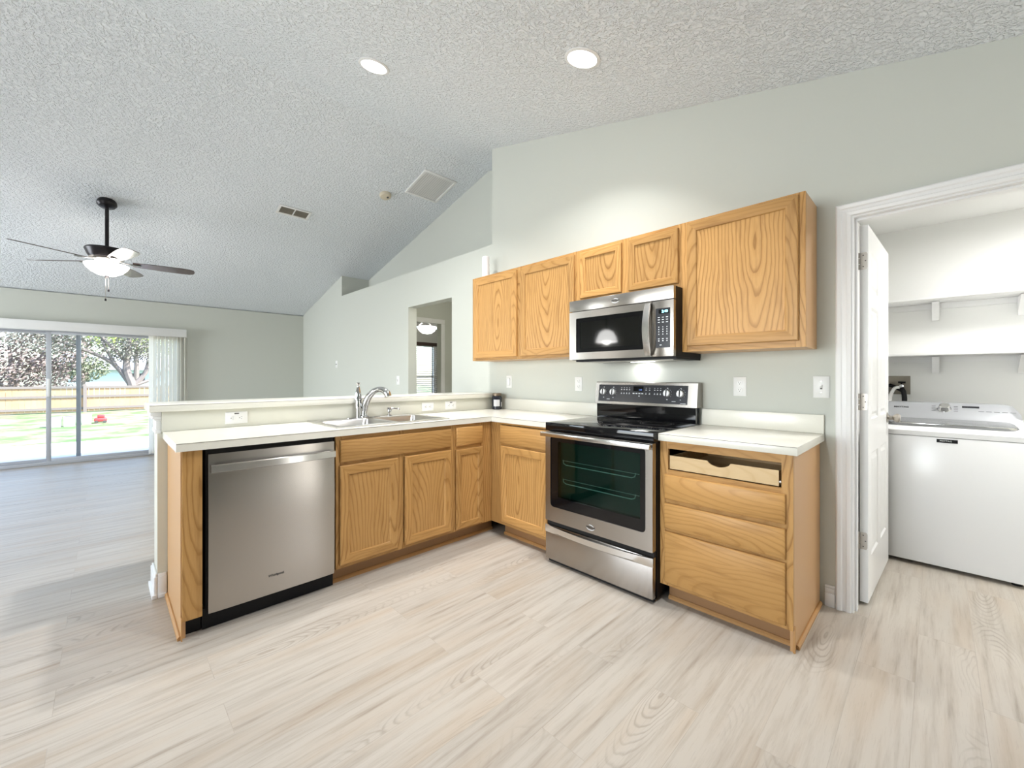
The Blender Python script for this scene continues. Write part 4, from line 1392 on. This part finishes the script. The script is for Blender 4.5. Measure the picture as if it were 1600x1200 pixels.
MB().lathe([(0.172, HZ - 0.030), (0.176, HZ - 0.036), (0.160, HZ - 0.065), (0.125, HZ - 0.105), (0.075, HZ - 0.135), (0.0, HZ - 0.146), (0.0, HZ - 0.140), (0.072, HZ - 0.129), (0.12, HZ - 0.10), (0.155, HZ - 0.062), (0.166, HZ - 0.030)], seg=36).build('glass_bowl', 'bowl', o)
MB().lathe([(0.018, HZ - 0.146), (0.016, HZ - 0.152), (0.006, HZ - 0.165), (0.0, HZ - 0.168)], seg=12).build('finial', 'fan_dark', o)
for dx, ln in ((-0.010, 0.34), (0.012, 0.24)):
    ch = MB().tube([(dx, 0.0, HZ - 0.15), (dx, 0.0, HZ - 0.15 - ln + 0.11)], 0.0018, 6).build('pull_chain', 'nickel', o)
    MB().lathe([(0.004, 0.0), (0.008, -0.006), (0.008, -0.026), (0.0, -0.028)], (dx, 0, HZ - 0.15 - ln + 0.11), 10).build('pull_knob', 'fan_dark', ch)
light('fan_lamp', 'POINT', (FX, FY, 2.415 - 0.20), 10, (1.0, 0.93, 0.86), size=0.12)

# ------------------------------------------------------------------ laundry door: casing, jamb, leaf
tb = MB()
cw = 0.065
y_in, y_out = DL - 0.004, DL - 0.004 + cw
CT = 2.050
prof = [(0.0, 0.010), (0.006, 0.015), (0.016, 0.017), (0.030, 0.013), (0.044, 0.016), (0.060, 0.012), (0.066, 0.008), (0.072, 0.006)]
prof = [(0.0, 0.008), (0.004, 0.013), (0.020, 0.015), (0.024, 0.011), (0.040, 0.012), (0.046, 0.018), (0.062, 0.020), (0.068, 0.017), (0.072, 0.010)]
prof = [(q * cw / 0.072, hh) for q, hh in prof]
def lcase(yi, sgn, ztop):
    rows = []
    for q, hgt in prof:
        rows.append((yi + sgn * q, hgt))
    poly = [(-0.0005, rows[0][0])] + [(-hh, yy) for yy, hh in rows] + [(-0.0005, rows[-1][0])]
    va = [tb.bm.verts.new((p[0], p[1], 0.0)) for p in poly]
    vb = [tb.bm.verts.new((p[0], p[1], ztop + abs(p[1] - yi))) for p in poly]
    n = len(poly)
    for k in range(n):
        tb.bm.faces.new((va[k], va[(k + 1) % n], vb[(k + 1) % n], vb[k]))
    tb.bm.faces.new(va[::-1]); tb.bm.faces.new(vb)
lcase(y_in, 1, CT)
yr_in = DR_ + 0.004
lcase(yr_in, -1, CT)
poly = [(-0.0005, 0.0)] + [(-hh, q) for q, hh in prof] + [(-0.0005, cw)]
va = [tb.bm.verts.new((p[0], y_in + p[1], CT + p[1])) for p in poly]
vb = [tb.bm.verts.new((p[0], yr_in - p[1], CT + p[1])) for p in poly]
n = len(poly)
for k in range(n):
    tb.bm.faces.new((va[k], va[(k + 1) % n], vb[(k + 1) % n], vb[k]))
tb.bm.faces.new(va[::-1]); tb.bm.faces.new(vb)
struct(tb.build('trim_4', 'trim', ang=20), 'white moulded casing round the laundry doorway', 'door casing')
tb = MB()
tb.box(0.0, 0.125, DL - 0.014, DL - 0.0005, 0.0, DT - 0.0005)
tb.box(0.0, 0.125, DR_ + 0.0005, DR_ + 0.014, 0.0, DT - 0.0005)
tb.box(0.0, 0.125, DR_ + 0.014, DL - 0.014, DT - 0.014, DT - 0.0005)
tb.box(0.035, 0.075, DL - 0.024, DL - 0.0145, 0.0, DT - 0.0145)
tb.box(0.035, 0.075, DR_ + 0.014, DL - 0.0245, DT - 0.026, DT - 0.0145)
struct(tb.build('trim_5', 'trim'), 'white jamb of the laundry doorway', 'door jamb')
struct(MB().box(-0.015, -0.0005, y_out + 0.001, -0.002, 0, 0.072, 0.003).box(-0.011, -0.0005, y_out + 0.001, -0.002, 0.072, 0.098, 0.003).box(-0.007, -0.0005, y_out + 0.001, -0.002, 0.098, 0.112, 0.002).build('baseboard_kitchen', 'trim'), 'short white baseboard between the drawer base and the laundry casing', 'baseboard') if y_out < -0.01 else None

d1 = thing('door_1', 'white six-panel laundry door standing open', 'door', (0.150, -0.130, 0.0), R(-2.3))
d1['kind'] = 'structure'
LW, LH, LT = 0.80, 2.032, 0.035
leaf = MB()
# local: x along the leaf, y 0..-LT thickness, z up; panels recessed in the face at y=-LT
stx = (0.0, 0.105, 0.350, 0.450, 0.695, LW)
rz = (0.012, 0.24, 0.80, 0.985, 1.60, 1.69, 1.905, LH)
xs, zs = stx, rz
def panel_at(i, j): return i in (1, 3) and j in (1, 3, 5)
for yf, sg in ((-LT, 1), (0.0, -1)):
    for i in range(5):
        for j in range(7):
            x0, x1, z0, z1 = xs[i], xs[i + 1], zs[j], zs[j + 1]
            if not panel_at(i, j):
                leaf.quad((x0, yf, z0), (x1, yf, z0), (x1, yf, z1), (x0, yf, z1))
            else:
                pr = [(0, 0), (0.010, 0.007), (0.022, 0.007), (0.040, 0.001)]
                rows = []
                for ins, dp in pr:
                    yy = yf + sg * dp
                    rows.append([leaf.bm.verts.new(p) for p in ((x0 + ins, yy, z0 + ins), (x1 - ins, yy, z0 + ins), (x1 - ins, yy, z1 - ins), (x0 + ins, yy, z1 - ins))])
                for ra, rb in zip(rows, rows[1:]):
                    for k in range(4):
                        leaf.bm.faces.new((ra[k], ra[(k + 1) % 4], rb[(k + 1) % 4], rb[k]))
                leaf.bm.faces.new(rows[-1])
leaf.quad((0, 0, zs[0]), (0, -LT, zs[0]), (0, -LT, LH), (0, 0, LH))
leaf.quad((LW, 0, zs[0]), (LW, -LT, zs[0]), (LW, -LT, LH), (LW, 0, LH))
leaf.quad((0, 0, LH), (0, -LT, LH), (LW, -LT, LH), (LW, 0, LH))
leaf.quad((0, 0, zs[0]), (0, -LT, zs[0]), (LW, -LT, zs[0]), (LW, 0, zs[0]))
bmesh.ops.remove_doubles(leaf.bm, verts=leaf.bm.verts[:], dist=0.0001)
leaf.build('leaf', 'door', d1, ang=15)
for hz in (1.84, 1.085, 0.34):
    h = MB()
    pl = [(-0.004, hz - 0.045), (-0.028, hz - 0.045), (-0.032, hz - 0.036), (-0.032, hz + 0.036), (-0.028, hz + 0.045), (-0.004, hz + 0.045)]
    h.prism(pl, 'X', -0.0025, -0.0003)
    for q in range(3):
        h.lathe([(0.006, hz - 0.045 + q * 0.031), (0.006, hz - 0.045 + q * 0.031 + 0.027), (0.0, hz - 0.045 + q * 0.031 + 0.027)], (-0.006, 0.003, 0), 10)
    ho = h.build('hinge', 'nickel', d1)
    sc_ = MB()
    for dz_, dy_ in ((0.03, -0.015), (0.0, -0.024), (-0.03, -0.015)):
        sc_.lathe([(0.0, -0.0032), (0.0035, -0.0032), (0.0035, -0.0024)], (0, dy_, hz + dz_), 8, 'X')
    sc_.build('screws', 'slot', ho)
kn = MB()
kn.lathe([(0.033, 0.0), (0.033, 0.004), (0.014, 0.010), (0.012, 0.028), (0.020, 0.034), (0.028, 0.045), (0.028, 0.056), (0.020, 0.064), (0.0, 0.066)], (LW - 0.07, -LT - 0.0003, 0.955), 24, 'Y')
kn.build('knob', 'nickel', d1)

# ------------------------------------------------------------------ laundry room things
c = thing('washing_machine', 'white top-load washing machine with a grey console', 'washing machine', (1.000, -0.110, 0), WALLROT)
w, dp = 0.700, 0.68
MB().box(0.0, w, 0.0, dp, 0.024, 0.838, 0.006).build('cabinet', 'washer', c)
fe = MB()
for fx in (0.06, w - 0.06):
    for fy in (0.06, dp - 0.06):
        MB().lathe([(0.022, 0.0), (0.022, 0.0235), (0.0, 0.0235)], (fx, fy, 0)).build('foot', 'black', c)
fe.bm.free()
tp = MB()
tp.prism([(0.0, 0.8405), (dp, 0.8405), (dp, 0.915), (0.10, 0.905), (0.02, 0.885), (0.0, 0.870)], 'X', 0.0, w)
tp.build('top', 'washer', c)
ld = MB()
vs0 = rrect(0.045, w - 0.045, 0.060, 0.440, 0.06, 6)
zt = lambda y: 0.905 + (y - 0.10) * 0.0172 if y > 0.10 else 0.885 + (y - 0.02) * 0.25
va = [ld.bm.verts.new((x, y, zt(y) + 0.001)) for x, y in vs0]
vb = [ld.bm.verts.new((x, y, zt(y) + 0.014)) for x, y in rrect(0.052, w - 0.052, 0.068, 0.434, 0.055, 6)]
for k in range(len(va)):
    ld.bm.faces.new((va[k], va[(k + 1) % len(va)], vb[(k + 1) % len(va)], vb[k]))
ld.bm.faces.new(vb); ld.bm.faces.new(va[::-1])
ldo = ld.build('lid', 'washer_lid', c)
MB().box(0.06, w - 0.06, 0.069, 0.074, 0.902, 0.915, 0.001).build('lid_edge', 'steel_bright', ldo)
cs = MB()
pr = [(0.445, 0.912), (dp, 0.916), (dp, 1.015), (0.600, 1.035), (0.560, 1.030), (0.470, 0.955)]
n = 10
rows = []
for k in range(n + 1):
    q = k / n
    x = w * q
    e_ = 1.0
    if q < 0.12: e_ = 0.55 + 0.45 * math.sin(PI / 2 * q / 0.12)
    if q > 0.88: e_ = 0.55 + 0.45 * math.sin(PI / 2 * (1 - q) / 0.12)
    rows.append([cs.bm.verts.new((x, y, 0.912 + (z - 0.912) * e_)) for y, z in pr])
xq = [0.0, 0.02, 0.05, 0.09, 0.15, 0.35, 0.65, 0.85, 0.91, 0.95, 1.0]
for rw, q in zip(rows, xq):
    d_ = min(q, 1 - q)
    e_ = 1.0 if d_ > 0.12 else 0.5 + 0.5 * math.sqrt(max(0.0, 1 - (1 - d_ / 0.12) ** 2))
    for v, (y, z) in zip(rw, pr):
        v.co = (w * q, y, 0.912 + (z - 0.912) * e_)
for ra, rb in zip(rows, rows[1:]):
    for k in range(len(pr)):
        cs.bm.faces.new((ra[k], ra[(k + 1) % len(pr)], rb[(k + 1) % len(pr)], rb[k]))
cs.bm.faces.new(rows[0]); cs.bm.faces.new(rows[-1][::-1])
cso = cs.build('console', 'washer_top', c, ang=30)
# console slope helper: face runs from (0.470, 0.955) to (0.560, 1.030)
SLP = math.atan2(0.075, 0.090)
def oncs(x, s, lift=0.001):
    return (x, 0.470 + s * math.cos(SLP) - lift * math.sin(SLP), 0.955 + s * math.sin(SLP) + lift * math.cos(SLP))
kn = MB().lathe([(0.0, 0.032), (0.024, 0.032), (0.029, 0.026), (0.032, 0.004), (0.036, 0.0)], seg=28).build('dial', 'chrome', cso)
kn.location = oncs(0.350, 0.060); kn.rotation_euler = (SLP, 0, 0)
ti = MB().box(-0.04, 0.04, -0.009, 0.009, 0, 0.0006).build('display', 'panel_black', cso); ti.location = oncs(0.475, 0.082); ti.rotation_euler = (SLP, 0, 0)
text('brand_text', 'MAYTAG', 0.020, 'print_dark', cso, oncs(0.125, 0.062), (SLP, 0, 0), bold=0.0008)
mk = MB()
for k in range(4):
    mk.box(-0.065, -0.045, -0.026 + k * 0.016, -0.023 + k * 0.016, 0, 0.0004)
    mk.box(0.045, 0.065, -0.026 + k * 0.016, -0.023 + k * 0.016, 0, 0.0004)
for k in range(5):
    mk.box(0.16 + k * 0.035, 0.185 + k * 0.035, -0.02, -0.017, 0, 0.0004)
mko = mk.build('console_marks', 'print_dark', cso); mko.location = oncs(0.350, 0.060); mko.rotation_euler = (SLP, 0, 0)
bdg = MB().box(0.310, 0.402, -0.0025, -0.0003, 0.806, 0.828, 0.0005).build('badge', 'black', c)
text('badge_text', 'MAYTAG', 0.013, 'print', bdg, (0.350, -0.0030, 0.817), FRONT)

for z, lab in ((1.380, 'white wall shelf directly above the washer'), (1.795, 'higher white wall shelf near the laundry ceiling')):
    o = thing('wall_shelf', lab, 'shelf', (LX - 0.0005, 0.0, z), WALLROT)
    MB().box(0.003, 1.6, -0.31, 0.0, 0.0, 0.019, 0.002).build('board', 'trim', o)
    MB().box(0.003, 1.6, -0.018, 0.0, -0.045, -0.0005).build('cleat', 'trim', o)
    for xx in (0.415, 0.845, 1.275):
        MB().prism([(-0.0185, -0.006), (-0.0185, -0.135), (-0.032, -0.135), (-0.040, -0.115), (-0.17, -0.030), (-0.18, -0.006)], 'X', xx - 0.020, xx + 0.020).build('bracket', 'trim', o)
c = thing('washer_outlet_box', 'recessed supply box with a valve and hoses behind the washer', 'supply box', (LX - 0.0005, -0.20, 1.155), WALLROT)
MB().ring(-0.13, 0.085, -0.09, 0.085, [(0, -0.001), (0, -0.010), (0.012, -0.010), (0.012, -0.0015)], back=False).build('frame', 'plastic', c)
MB().box(-0.117, 0.072, -0.0022, -0.0012, -0.077, 0.072).build('back', 'vent_tan', c)
v = MB()
v.lathe([(0.010, 0.0), (0.010, 0.035), (0.014, 0.037), (0.014, 0.05), (0.0, 0.05)], (0.02, -0.0024, -0.01), 12, 'Y')
v.tube([(0.02, -0.03, -0.01), (0.02, -0.03, -0.045)], 0.011, 10)
v.build('valve', 'chrome', c)
MB().tube([(0.0, -0.034, 0.020), (0.045, -0.034, 0.020)], 0.008, 8).tube([(0.02, -0.034, -0.01), (0.02, -0.034, 0.02)], 0.005, 8).build('valve_handle', 'black', c)
P_, Q_ = smoothpath([(0.02, -0.03, -0.045), (0.0, -0.045, -0.03), (-0.06, -0.06, -0.005), (-0.09, -0.075, -0.09), (-0.10, -0.08, -0.20)], [0.014] * 5)
MB().tube(P_, Q_, 10).build('black_hose', 'black', c)
P_, Q_ = smoothpath([(0.01, -0.075, -0.02), (-0.02, -0.08, -0.03), (-0.045, -0.085, -0.10), (-0.05, -0.085, -0.20)], [0.012] * 4)
MB().tube(P_, Q_, 10).build('grey_hose', 'plastic', c)
P_, Q_ = smoothpath([(0.02, -0.06, -0.025), (0.035, -0.07, -0.06), (0.04, -0.07, -0.12), (0.035, -0.07, -0.20)], [0.017] * 4)
MB().tube(P_, Q_, 10).build('supply_hose', 'black', c)

# ------------------------------------------------------------------ dining lamp behind the camera side (seen mirrored in the microwave)
c = thing('pendant_lamp', 'lit white glass pendant in the dining area', 'pendant lamp', (-4.5, 3.75, lz(3.75)))
zz = 1.85 - lz(3.75)
MB().lathe([(0.06, -0.0), (0.065, -0.03), (0.01, -0.04), (0.006, zz + 0.22), (0.0, zz + 0.22)]).build('stem', 'fan_dark', c)
MB().lathe([(0.05, zz + 0.22), (0.12, zz + 0.18), (0.17, zz + 0.08), (0.19, zz), (0.18, zz), (0.16, zz + 0.08), (0.11, zz + 0.17), (0.04, zz + 0.21)]).build('shade', 'lamp_on', c)

light('pendant_bulb', 'POINT', (-4.5, 3.75, 1.87), 5, (1.0, 0.95, 0.9), size=0.06)

# ------------------------------------------------------------------ garden beyond the sliding door
GZ = -0.15
struct(MB().box(-9, 3, YF + 0.13, 11.6, GZ - 0.1, -0.07).build('patio', 'concrete'), 'pale concrete patio slab', 'patio')
o = MB().box(-40, 40, 11.6, 70, GZ - 0.2, GZ).build('lawn', 'grass')
struct(o, 'dry lawn behind the patio', 'lawn')
# fence along X at y = 23
def fence_run(x0, x1, y, lab):
    o = thing('board_fence', lab, 'fence', (x0, y, GZ))
    L = x1 - x0
    b = MB()
    k = 0.0
    while k < L - 0.01:
        b.box(k + 0.004, min(k + 0.145, L), 0.03, 0.05, 0.04, 1.02 + random.uniform(-0.01, 0.01))
        k += 0.15
    b.build('boards', 'fence', o, smooth=False)
    for z in (0.16, 0.62, 0.98):
        MB().box(0, L, -0.012, 0.028, z - 0.045, z + 0.045).build('rail', 'bark', o)
    n = int(L / 2.45)
    for i in range(n + 1):
        xx = i * 2.45
        MB().box(xx - 0.05, xx + 0.05, -0.09, -0.0125, 0, 1.10).build('post', 'bark', o)
fence_run(-13.1, 6.0, 23.0, 'low wooden board fence across the back of the lawn')

def tree(name, lab, loc, trunk, branches, crown, nleaf, lsz, leafm, seed, cat='tree'):
    rg = random.Random(seed)
    o = thing(name, lab, cat, loc)
    t_ = MB()
    t_.tube(*smoothpath([p for p, r_ in trunk], [r_ for p, r_ in trunk], 3), 8)
    for br_ in branches:
        t_.tube(*smoothpath([p for p, r_ in br_], [r_ for p, r_ in br_], 3), 6)
    t_.build('trunk', 'bark', o)
    lf = MB()
    for _ in range(nleaf):
        cx, cy, cz, rx, ry, rz_ = rg.choice(crown)
        while True:
            p = Vector((rg.uniform(-1, 1), rg.uniform(-1, 1), rg.uniform(-1, 1)))
            if p.length <= 1: break
        p = Vector((cx + p.x * rx, cy + p.y * ry, cz + p.z * rz_))
        a = Vector((rg.gauss(0, 1), rg.gauss(0, 1), rg.gauss(0, 1))).normalized()
        b_ = a.orthogonal().normalized()
        s_ = lsz * rg.uniform(0.6, 1.4)
        c2 = a.cross(b_)
        lf.quad(p - b_ * s_, p - c2 * s_ * 0.5, p + b_ * s_, p + c2 * s_ * 0.5)
    lf.build('leaves', leafm, o, smooth=False)
    return o
tree('oak_tree', 'spreading grey-branched tree just beyond the fence', (-1.9, 25.0, GZ), [((0, 0, 0), 0.20), ((0.05, 0, 0.9), 0.17), ((-0.15, 0, 1.7), 0.14), ((-0.1, 0, 2.6), 0.10), ((0.0, 0, 3.6), 0.05)],
     [[((0.0, 0, 1.0), 0.12), ((-0.6, 0.1, 2.0), 0.09), ((-1.6, 0.1, 2.6), 0.07), ((-3.0, 0.2, 3.2), 0.03)],
      [((0.0, 0, 0.9), 0.12), ((0.5, 0.1, 1.6), 0.09), ((0.7, 0.1, 2.8), 0.06), ((1.1, 0.1, 4.0), 0.03)],
      [((-0.1, 0, 2.0), 0.08), ((-1.0, 0.2, 3.2), 0.06), ((-1.8, 0.2, 4.2), 0.03)],
      [((-0.5, 0, 1.9), 0.07), ((-0.9, 0.2, 2.9), 0.05), ((-1.0, 0.2, 4.0), 0.03)],
      [((0.1, 0, 1.0), 0.09), ((0.9, 0.2, 1.4), 0.07), ((1.6, 0.2, 2.3), 0.04)]],
     [(-1.2, 0, 3.6, 2.2, 1.0, 1.2), (0.5, 0, 3.8, 1.6, 1.0, 1.4), (-2.6, 0, 3.0, 1.2, 0.8, 0.7), (0.2, 0, 2.6, 1.2, 0.8, 0.6)], 5200, 0.055, 'leaf', 3)
tree('bush_tree', 'dense brown thicket beyond the left of the fence', (-6.0, 29.5, GZ), [((0, 0, 0), 0.15), ((0.2, 0, 1.2), 0.12), ((0.1, 0, 2.8), 0.05)],
     [[((0.2, 0, 1.0), 0.08), ((1.0, 0, 2.2), 0.05), ((1.6, 0, 3.6), 0.02)], [((0.1, 0, 0.8), 0.08), ((-1.0, 0, 2.0), 0.05), ((-1.6, 0, 3.4), 0.02)], [((0.2, 0, 1.2), 0.07), ((0.5, 0, 2.6), 0.04), ((0.4, 0, 4.2), 0.02)]],
     [(0, 0, 2.4, 2.4, 1.2, 2.0), (1.4, 0, 3.0, 1.4, 1.0, 1.6), (-1.6, 0, 3.0, 1.6, 1.0, 1.6), (0.3, 0, 1.5, 2.4, 1.0, 0.9)], 7500, 0.075, 'leaf_brown', 5)
tree('garden_tree', 'pale green tree behind the middle of the fence', (-3.8, 36.5, GZ), [((0, 0, 0), 0.16), ((0.1, 0, 1.6), 0.12), ((0.0, 0, 3.4), 0.05)],
     [[((0.1, 0, 1.4), 0.08), ((0.9, 0, 2.8), 0.04), ((1.4, 0, 4.0), 0.02)], [((0.1, 0, 1.6), 0.08), ((-0.8, 0, 3.0), 0.04), ((-1.2, 0, 4.2), 0.02)]],
     [(0, 0, 3.4, 2.0, 1.2, 1.7), (0.4, 0, 4.2, 1.5, 1.0, 1.0), (0, 0, 1.9, 1.4, 0.9, 0.8)], 4600, 0.08, 'leaf', 9)
tree('garden_tree', 'sunlit yellow-green tree top behind the spreading tree', (-1.5, 32.6, GZ), [((0, 0, 0), 0.16), ((0.1, 0, 2.0), 0.12), ((0.0, 0, 4.4), 0.05)],
     [[((0.1, 0, 2.4), 0.08), ((-0.8, 0, 3.8), 0.04), ((-1.8, 0, 4.8), 0.02)]],
     [(-0.6, 0, 3.9, 1.6, 1.2, 0.9), (0.8, 0, 3.7, 1.4, 1.0, 1.1)], 2600, 0.08, 'leaf_lit', 11)
# neighbour's house
o = thing('neighbour_house', 'pale blue house with a grey roof beyond the fence', 'house', (-2.0, 41.0, GZ))
MB().box(-2.6, 2.8, 0.0, 5.0, 0.0, 1.9).build('wall', 'siding', o)
MB().prism([(-0.5, 1.9), (5.5, 1.9), (2.5, 3.1)], 'X', -3.0, 3.2).build('roof', 'roof', o)
for xx in (-1.9, 1.0):
    MB().box(xx - 0.4, xx + 0.4, -0.02, -0.001, 1.05, 1.65).build('window', 'slot', o)
# planters and a red toy on the lawn
for x0, y0, sx, sy, lab in ((-3.72, 16.5, 0.21, 0.22, 'small white planter box farthest left on the lawn'), (-3.455, 16.55, 0.21, 0.22, 'small white planter box on the lawn between its two neighbours'), (-3.13, 17.0, 0.19, 0.22, 'small white planter box beside the red toy on the lawn')):
    c = thing('planter', lab, 'planter', (x0, y0, GZ), group=None)
    p = MB()
    p.prism([(-sx / 2, 0), (sx / 2, 0), (sx / 2 + 0.012, 0.27), (-sx / 2 - 0.012, 0.27)], 'Y', -sy / 2, sy / 2)
    p.build('box', 'pot', c)
    MB().box(-sx / 2 + 0.02, sx / 2 - 0.02, -sy / 2 + 0.02, sy / 2 - 0.02, 0.2702, 0.285, 0.004).build('soil', 'bark', c)
c = thing('toy_car', 'small red ride-on toy lying on the lawn', 'toy', (-2.84, 17.1, GZ))
MB().box(-0.14, 0.14, -0.09, 0.09, 0.04, 0.16, 0.04, seg=3).box(-0.07, 0.09, -0.08, 0.08, 0.15, 0.25, 0.03, seg=3).build('body', 'redtoy', c)
for xx in (-0.09, 0.09):
    for yy in (-0.095, 0.095):
        MB().lathe([(0.0, -0.015), (0.042, -0.015), (0.042, 0.015), (0.0, 0.015)], (xx, yy, 0.042), 16, 'Y').build('wheel', 'slot', c)

# repeats share a group
GROUPS = {'wall_cabinet': 'oak wall cabinets on the range wall', 'worktop': 'laminate worktops', 'outlet': 'white electrical outlets',
          'light_switch': 'white light switches', 'recessed_light': 'recessed ceiling lights', 'wall_shelf': 'laundry wall shelves',
          'planter': 'planter boxes on the lawn', 'garden_tree': 'trees beyond the fence', 'oak_tree': 'trees beyond the fence', 'bush_tree': 'trees beyond the fence',
          'sink_base_cabinet': 'oak base cabinets', 'narrow_base_cabinet': 'oak base cabinets', 'corner_base_cabinet': 'oak base cabinets', 'drawer_base_cabinet': 'oak base cabinets',
          'ceiling_lamp': 'dome ceiling lamps'}
for o in bpy.data.objects:
    if o.parent is None and o.get('category') and 'group' not in o:
        g = GROUPS.get(o.name.split('.')[0])
        if g:
            o['group'] = g
